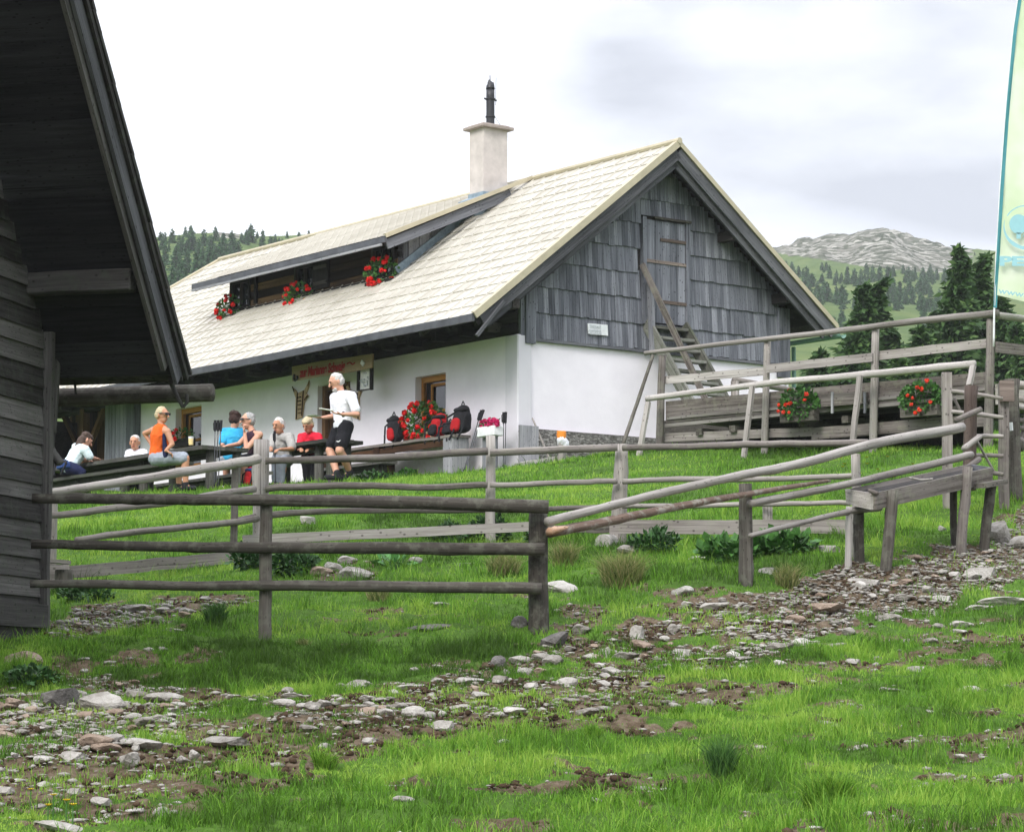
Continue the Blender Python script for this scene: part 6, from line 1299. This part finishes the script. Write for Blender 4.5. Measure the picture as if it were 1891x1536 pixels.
person('seated blond woman in orange sleeveless vest and grey shorts on the bench end', Jp(head=(299, 767, 42), neck=(297, 784, 42), shR=(309, 797, 41.85), shL=(282, 795, 42.15), elR=(318, 820, 41.8), wrR=(306, 832, 41.75), elL=(267, 800, 42.3), wrL=(277, 817, 42.25), hip=(292, 845, 42.0), knR=(343, 846, 41.9), knL=(334, 846, 42.2), anR=(343, 895, 41.9), anL=(330, 897, 42.25), hdR=(.6, .2, -.3), hdL=(.6, -.3, -.5), curl=.7),
    (.93, -.35), (.9, -.42, -.05), 1.0, 'skin_tan', 'hair_blond', 'short', ('cloth_orange', 0.), ('cloth_bluegrey', .9), 'pack_black', 'cloth_orange', extra=vest_panel)
person('grey haired man in dark sleeveless shirt resting his chin on his hand', Jp(head=(458, 778, 43.7), neck=(465, 796, 43.7), shL=(479, 803, 43.5), shR=(459, 803, 43.95), elL=(455, 829, 43.4), wrL=(452, 800, 43.45), elR=(441, 820, 43.9), wrR=(421, 823, 43.7), hip=(474, 847, 43.7), knL=(447, 851, 43.5), knR=(447, 853, 43.9), anL=(455, 893, 43.6), anR=(450, 893, 43.9), hdL=(-.25, 0, 1), pnL=(.5, 0, .2), curl=1.1),
    (-.9, -.35), (-.88, -.42, .02), 1.06, 'skin', 'hair_grey', 'short', ('cloth_plum', 0.), ('cloth_black', .9), 'pack_black', extra=glasses)
person('man with dark hair in bright blue shirt seen from behind at the table', Jp(head=(434, 776, 44.4), neck=(431, 793, 44.4), shL=(415, 799, 44.4), shR=(443, 799, 44.5), elL=(411, 821, 44.2), wrL=(408, 826, 44.6), elR=(449, 821, 44.5), wrR=(442, 826, 44.9), hip=(426, 845, 44.3), knL=(418, 848, 44.8), knR=(436, 848, 44.8), anL=(418, 892, 44.9), anR=(436, 892, 44.9)),
    (-.1, 1), (.35, .9, -.1), 1.04, 'skin', 'hair_dark', 'full', ('cloth_blue', .8), ('cloth_bluegrey', 1.1))
person('white haired older man in grey shirt seated behind the pale fence post', Jp(head=(515, 787, 44.6), neck=(519, 803, 44.7), shL=(535, 808, 44.5), shR=(506, 809, 44.8), elL=(540, 829, 44.3), wrL=(518, 830, 44.0), elR=(500, 828, 44.6), wrR=(500, 828, 44.2), hip=(522, 848, 44.8), knL=(522, 852, 44.3), knR=(508, 852, 44.3), anL=(520, 891, 44.3), anR=(508, 891, 44.3)),
    (-.5, -.85), (-.6, -.78, -.12), 1.04, 'skin_tan', 'hair_white', 'short', ('cloth_grey', .85), ('cloth_bluegrey', 1.1), 'pack_black', 'cloth_grey')
person('blond woman in red shirt looking down at the table beside the standing man', Jp(head=(569, 786, 44.8), neck=(572, 800, 44.9), shL=(587, 807, 44.8), shR=(558, 808, 44.95), elL=(593, 828, 44.6), wrL=(574, 829, 44.3), elR=(553, 828, 44.7), wrR=(556, 829, 44.3), hip=(574, 847, 45.0), knL=(580, 852, 44.5), knR=(565, 852, 44.5), anL=(578, 890, 44.5), anR=(566, 890, 44.5)),
    (-.35, -.93), (-.45, -.8, -.42), .98, 'skin_tan', 'hair_blond', 'full', ('cloth_red', .9), ('cloth_black', 1.1), 'pack_black', 'cloth_white')
person('brown haired woman in pale top bending over the left end of the long table', Jp(head=(158, 814, 45.8), neck=(151, 826, 45.7), shL=(141, 826, 45.9), shR=(158, 831, 45.4), elL=(150, 845, 46.0), wrL=(160, 848, 46.0), elR=(166, 844, 45.4), wrR=(176, 846, 45.6), hip=(127, 862, 45.5), knL=(150, 870, 45.9), knR=(152, 872, 45.4), anL=(150, 905, 45.9), anR=(150, 908, 45.4)),
    (.85, .5), (.8, .45, -.4), 1.0, 'skin', 'hair_brown', 'full', ('cloth_pale', .9), ('cloth_navy', 1.1), long_hair=True)
person('white haired man in white shirt facing the camera behind the long table', Jp(head=(249, 818, 46.6), neck=(252, 832, 46.7), shL=(265, 838, 46.6), shR=(239, 838, 46.7), elL=(268, 852, 46.3), wrL=(256, 852, 46.1), elR=(236, 852, 46.4), wrR=(242, 852, 46.1), hip=(252, 868, 46.9), knL=(258, 872, 46.4), knR=(245, 872, 46.4), anL=(258, 908, 46.4), anR=(245, 908, 46.4)),
    (-.1, -1), (-.15, -1, -.03), 1.02, 'skin_tan', 'hair_white', 'short', ('cloth_white', .8), ('cloth_black', 1.1), 'pack_black', 'cloth_white')

# ================================================================== TABLES AND BENCHES
def hz(p): return (p-HC)@LV, (p-HC)@GV, p[2]-HC[2]
def table(name, corner, length, width, th, label, cat, legs, group=None, mat='wood_table', planks=4):
    a0, b0, z0 = hz(corner); c = hp(a0+length/2, b0+width/2, 0); t_ = thing(name, gz(c), label, cat, group)
    mb = MB()
    for k in range(planks): w = width/planks; mb.board(hp(a0, b0+(k+.5)*w, z0-th/2+RNG.normal()*.003), hp(a0+length, b0+(k+.5)*w, z0-th/2), w-.006, th, ZV, seg=6, wob=.002)
    mb.build('top' if cat == 'table' else 'seat', mat, t_)
    for (fa, fb, r_) in legs:
        q = hp(a0+fa*length, b0+fb*width, z0-th); mb = MB(); mb.log([gz(q, -.15), q], [r_*1.05, r_*.95], 12, irr=.05, sub=5); mb.build('leg', 'wood_table', t_, True)
    mb = MB(); mb.board(hp(a0+.25, b0+width/2, z0-th-.05), hp(a0+length-.25, b0+width/2, z0-th-.05), .08, .09, ZV); mb.build('rail', mat, t_)
T1 = P(373, 821.5, 42.5); table('picnic_table', T1, 5.4, .88, .065, 'long dark plank table on log legs with a beer glass on it', 'table', [(.03, .3, .085), (.03, .85, .07), (.45, .35, .08), (.52, .7, .08), (.92, .4, .08)])
B1 = P(324, 850, 42.05); table('picnic_bench', B1, 4.9, .34, .055, 'long plank bench on log stumps under the orange woman', 'bench', [(.06, .5, .10), (.40, .5, .085), (.72, .5, .08), (.95, .5, .08)], 'benches of the picnic tables', planks=1)
table('picnic_bench', T1+GV*1.22-ZV*.33+LV*.3, 4.6, .32, .05, 'plank bench on the wall side of the long table', 'bench', [(.06, .5, .08), (.5, .5, .08), (.95, .5, .08)], 'benches of the picnic tables', planks=1)
T2 = P(604, 809, 43.6); table('picnic_table', T2, 2.1, .72, .06, 'shorter dark plank table in front of the woman in red', 'table', [(.10, .3, .075), (.30, .35, .085), (.82, .4, .085), (.12, .8, .06)])
table('picnic_bench', T2+GV*1.12-ZV*.30, 2.2, .30, .05, 'short bench between the smaller table and the hut wall', 'bench', [(.1, .5, .07), (.9, .5, .07)], 'benches of the picnic tables', planks=1)
# bench along the hut wall
wb = thing('wall_bench', gz(hp(2.9, -.4, 0)), 'long weathered bench along the white hut wall carrying the rucksacks', 'bench')
mb = MB(); mb.board(hp(.98, -.42, .585), hp(5.1, -.42, .585), .36, .045, ZV, seg=8, wob=.003); mb.build('seat', 'wood_fence', wb)
for a in (1.15, 3.25, 4.9):
    mb = MB(); mb.board(gz(hp(a, -.42, 0), -.15), hp(a, -.42, .56), .34, .16 if a > 2 else .26, LV); mb.build('leg', 'wood_brown' if a > 2 else 'wood_grey', wb)
mb = MB(); mb.board(hp(1.2, -.56, .48), hp(4.9, -.56, .48), .03, .10, ZV); mb.build('apron', 'wood_brown', wb)
# beer glass
gl = thing('beer_glass', P(352.5, 820, 42.9), 'tall glass of pale beer standing on the long table', 'glass'); c = P(352.5, 822, 42.9); mb = MB(); mb.log([c, c+ZV*.105], [.035, .042], 14, irr=0); mb.build('beer', 'beer', gl, True); mb = MB(); mb.log([c+ZV*.105, c+ZV*.14], [.043, .044], 14, irr=0); mb.build('foam', 'ceramic', gl, True)
def bag(name, label, c, w, h, dpt, mats, ax=LV, dn=-GV, group=None, lean=0.):
    t_ = thing(name, c, label, 'rucksack', group); fr = np.stack([ax, dn, ZV]); top = c+ZV*h*.8+ax*lean
    blob('pack', [(c+ZV*h*.22, np.array([w*.5, dpt*.5, h*.2]), c+ZV*h*.62+ax*lean*.6, np.array([w*.46, dpt*.45, h*.2]), fr), (c+ZV*h*.6+ax*lean*.6, np.array([w*.44, dpt*.42, h*.18]), top, np.array([w*.34, dpt*.34, h*.18]), fr)], .011, mats[0], t_, 3)
    blob('lid_pocket', [(top+dn*dpt*.12-ax*w*.18, np.array([w*.2, dpt*.3, h*.10]), top+dn*dpt*.12+ax*w*.18, np.array([w*.2, dpt*.3, h*.10]), fr)], .01, mats[1], t_, 3)
    blob('front_pocket', [(c+ZV*h*.22+dn*dpt*.42, np.array([w*.32, dpt*.18, h*.16]), c+ZV*h*.42+dn*dpt*.42+ax*lean*.4, np.array([w*.28, dpt*.15, h*.12]), fr)], .01, mats[2], t_, 3)
    for s_ in (-1, 1):
        mb = MB(); mb.log([top-ax*s_*w*.2+ZV*h*.12, c+ZV*h*.6+ax*(s_*w*.62)+dn*dpt*.3, c+ZV*h*.1+ax*s_*w*.5+dn*dpt*.45, c-ZV*.10+ax*s_*w*.35+dn*dpt*.6], .016, 6); mb.build('strap', 'pack_black', t_, True)
    mb = MB(); mb.log([top-ax*.04+ZV*h*.18, top+ZV*h*.30, top+ax*.04+ZV*h*.18], .010, 6, sub=4); mb.build('grab_loop', 'pack_black', t_, True); return t_
wpt = lambda u, b=-.42, z=.61: (lambda q: hp(hz(q)[0], b, z))(fp(u, 800, b))
bag('rucksack', 'small black rucksack with a red front pocket, alone at the left of the wall bench', wpt(731), .34, .50, .26, ('pack_black', 'pack_black', 'pack_red'), lean=.06)
bag('rucksack', 'dark red rucksack slumped in the middle of the wall bench', wpt(808), .38, .42, .28, ('pack_red', 'pack_black', 'pack_black'), lean=-.08)
bag('rucksack', 'big black rucksack with bright red side at the right end of the wall bench', wpt(851), .42, .50, .30, ('pack_black', 'pack_black', 'pack_red'), lean=-.06)
bag('rucksack', 'black rucksack lying low against the big one, with grey belt hanging', wpt(832, -.5), .40, .24, .22, ('pack_black', 'pack_black', 'pack_black'), lean=0)
bag('rucksack', 'red bag on the ground under the table beside the grey haired man', gz(P(463, 893, 43.3)), .26, .36, .2, ('pack_red', 'pack_blue', 'pack_red'))
bag('rucksack', 'blue waist bag on the bench behind the bending woman', P(118, 868, 44.9), .34, .18, .2, ('pack_blue', 'pack_black', 'pack_blue'))
def poles(label, top, foot, spread, n=2, group='trekking poles'):
    t_ = thing('trekking_poles', foot, label, 'trekking poles')
    for k in range(n):
        o_ = spread*(k-(n-1)/2); a_, b_ = top+o_, foot+o_*.6; d = nrm(a_-b_); mb = MB(); mb.log([b_, a_-d*.16], .0095, 6, irr=0); s_ = mb.build('shaft', 'grey_metal', t_, True)
        mb = MB(); mb.log([a_-d*.18, a_-d*.1, a_], [.017, .020, .022], 8, irr=.02); mb.log([a_, a_+LV*.05-d*.05, a_-d*.16+LV*.04], .007, 5); mb.build('grip', 'pack_black', t_, True)
        mb = MB(); mb.log([b_+d*.07, b_+d*.08], .028, 10, irr=0, sub=1); mb.build('basket', 'black_metal', t_, True)
poles('trekking poles leaning left of the pink planter', fp(891, 757, -.45), gz(fp(856, 866, -.75)), LV*.06)
poles('trekking poles standing upright right of the pink planter', fp(932, 761, -.45), gz(fp(931, 862, -.5)), LV*.06)
poles('trekking poles leaning on the long table beside the man in blue', P(403, 776, 42.6), gz(P(399, 904, 42.5)), Xr*.05, 3)
poles('trekking pole beside the older man in the grey shirt', P(507, 796, 44.0), gz(P(509, 892, 44.0)), Xr*.05, 1)
# bits at the gable corner
mb = MB(); mb.board(gz(gp(976, 850, -.25), -.15), gp(976, 786, -.25), .38, .05, LV); o = mb.build('grey_board', 'wood_grey'); tag(o, 'upright grey board leaning on the stone plinth at the hut corner', 'board')
mb = MB(); mb.log([gz(gp(1019, 850, -.5)), gp(983, 772, -.12)], [.02, .014], 7, irr=.06); o = mb.build('wooden_stick', 'wood_pale', None, True); tag(o, 'thin bare stick leaning against the stone plinth', 'stick')
ps_ = thing('short_post', gz(gp(1037, 850, -.7)), 'short wooden post with orange top wrapped in white cloth by the plinth', 'post')
c = gp(1037, 812, -.7); mb = MB(); mb.log([gz(c, -.1), c], .055, 10, irr=.04); mb.build('stump', 'wood_pale', ps_, True); mb = MB(); mb.log([c+ZV*.02, c+ZV*.14], [.075, .075], 12, irr=.0); mb.build('orange_cap', 'orange_plastic', ps_, True)
blob('cloth', [(c-ZV*.0, .085, c-ZV*.06+GV*.05, .09), (c-ZV*.02, .06, c-ZV*.10+GV*.13, .03)], .01, 'cloth_white', ps_, 2)
st2 = gp(1000, 856, -.45); mb = MB(); mb.board(gz(gp(958, 862, -.4), .02), gz(gp(1036, 856, -.5), .04), .25, .14, ZV, seg=4, wob=.01); o = mb.build('kerb_stone', 'stone'); tag(o, 'flat stone step edge in the grass at the foot of the plinth', 'kerb')
# ================================================================== HAZE
m = bpy.data.materials.new('haze'); m.use_nodes = True; t = m.node_tree; t.nodes.clear(); pv = N(t, 'ShaderNodeVolumePrincipled'); pv.inputs['Color'].default_value = (.95, .98, 1, 1); pv.inputs['Density'].default_value = .00032; pv.inputs['Anisotropy'].default_value = .2
ot = N(t, 'ShaderNodeOutputMaterial'); ln(t, pv.outputs[0], ot.inputs['Volume']); MATS['haze'] = m
zs = [min((o.matrix_world @ Vector(c)).z for c in o.bound_box) for o in bpy.data.objects if o.name.split('.')[0] in ('ground', 'hillside')]; zt = max((o.matrix_world @ Vector(c)).z for o in bpy.data.objects if o.type == 'MESH' for c in o.bound_box)
bpy.context.view_layer.update(); bm = bmesh.new(); bmesh.ops.create_cube(bm, size=1); me = bpy.data.meshes.new('haze'); bm.to_mesh(me); bm.free(); me.transform(Matrix.Translation((0, 0, (min(zs)-1+zt+12)/2)) @ Matrix.Diagonal((3060, 3060, zt+12-(min(zs)-1), 1)))
me.materials.append(m); hz_ = bpy.data.objects.new('haze', me); COL.objects.link(hz_); tag(hz_, 'thin bright summer haze over the far hills', 'haze', kind='stuff')
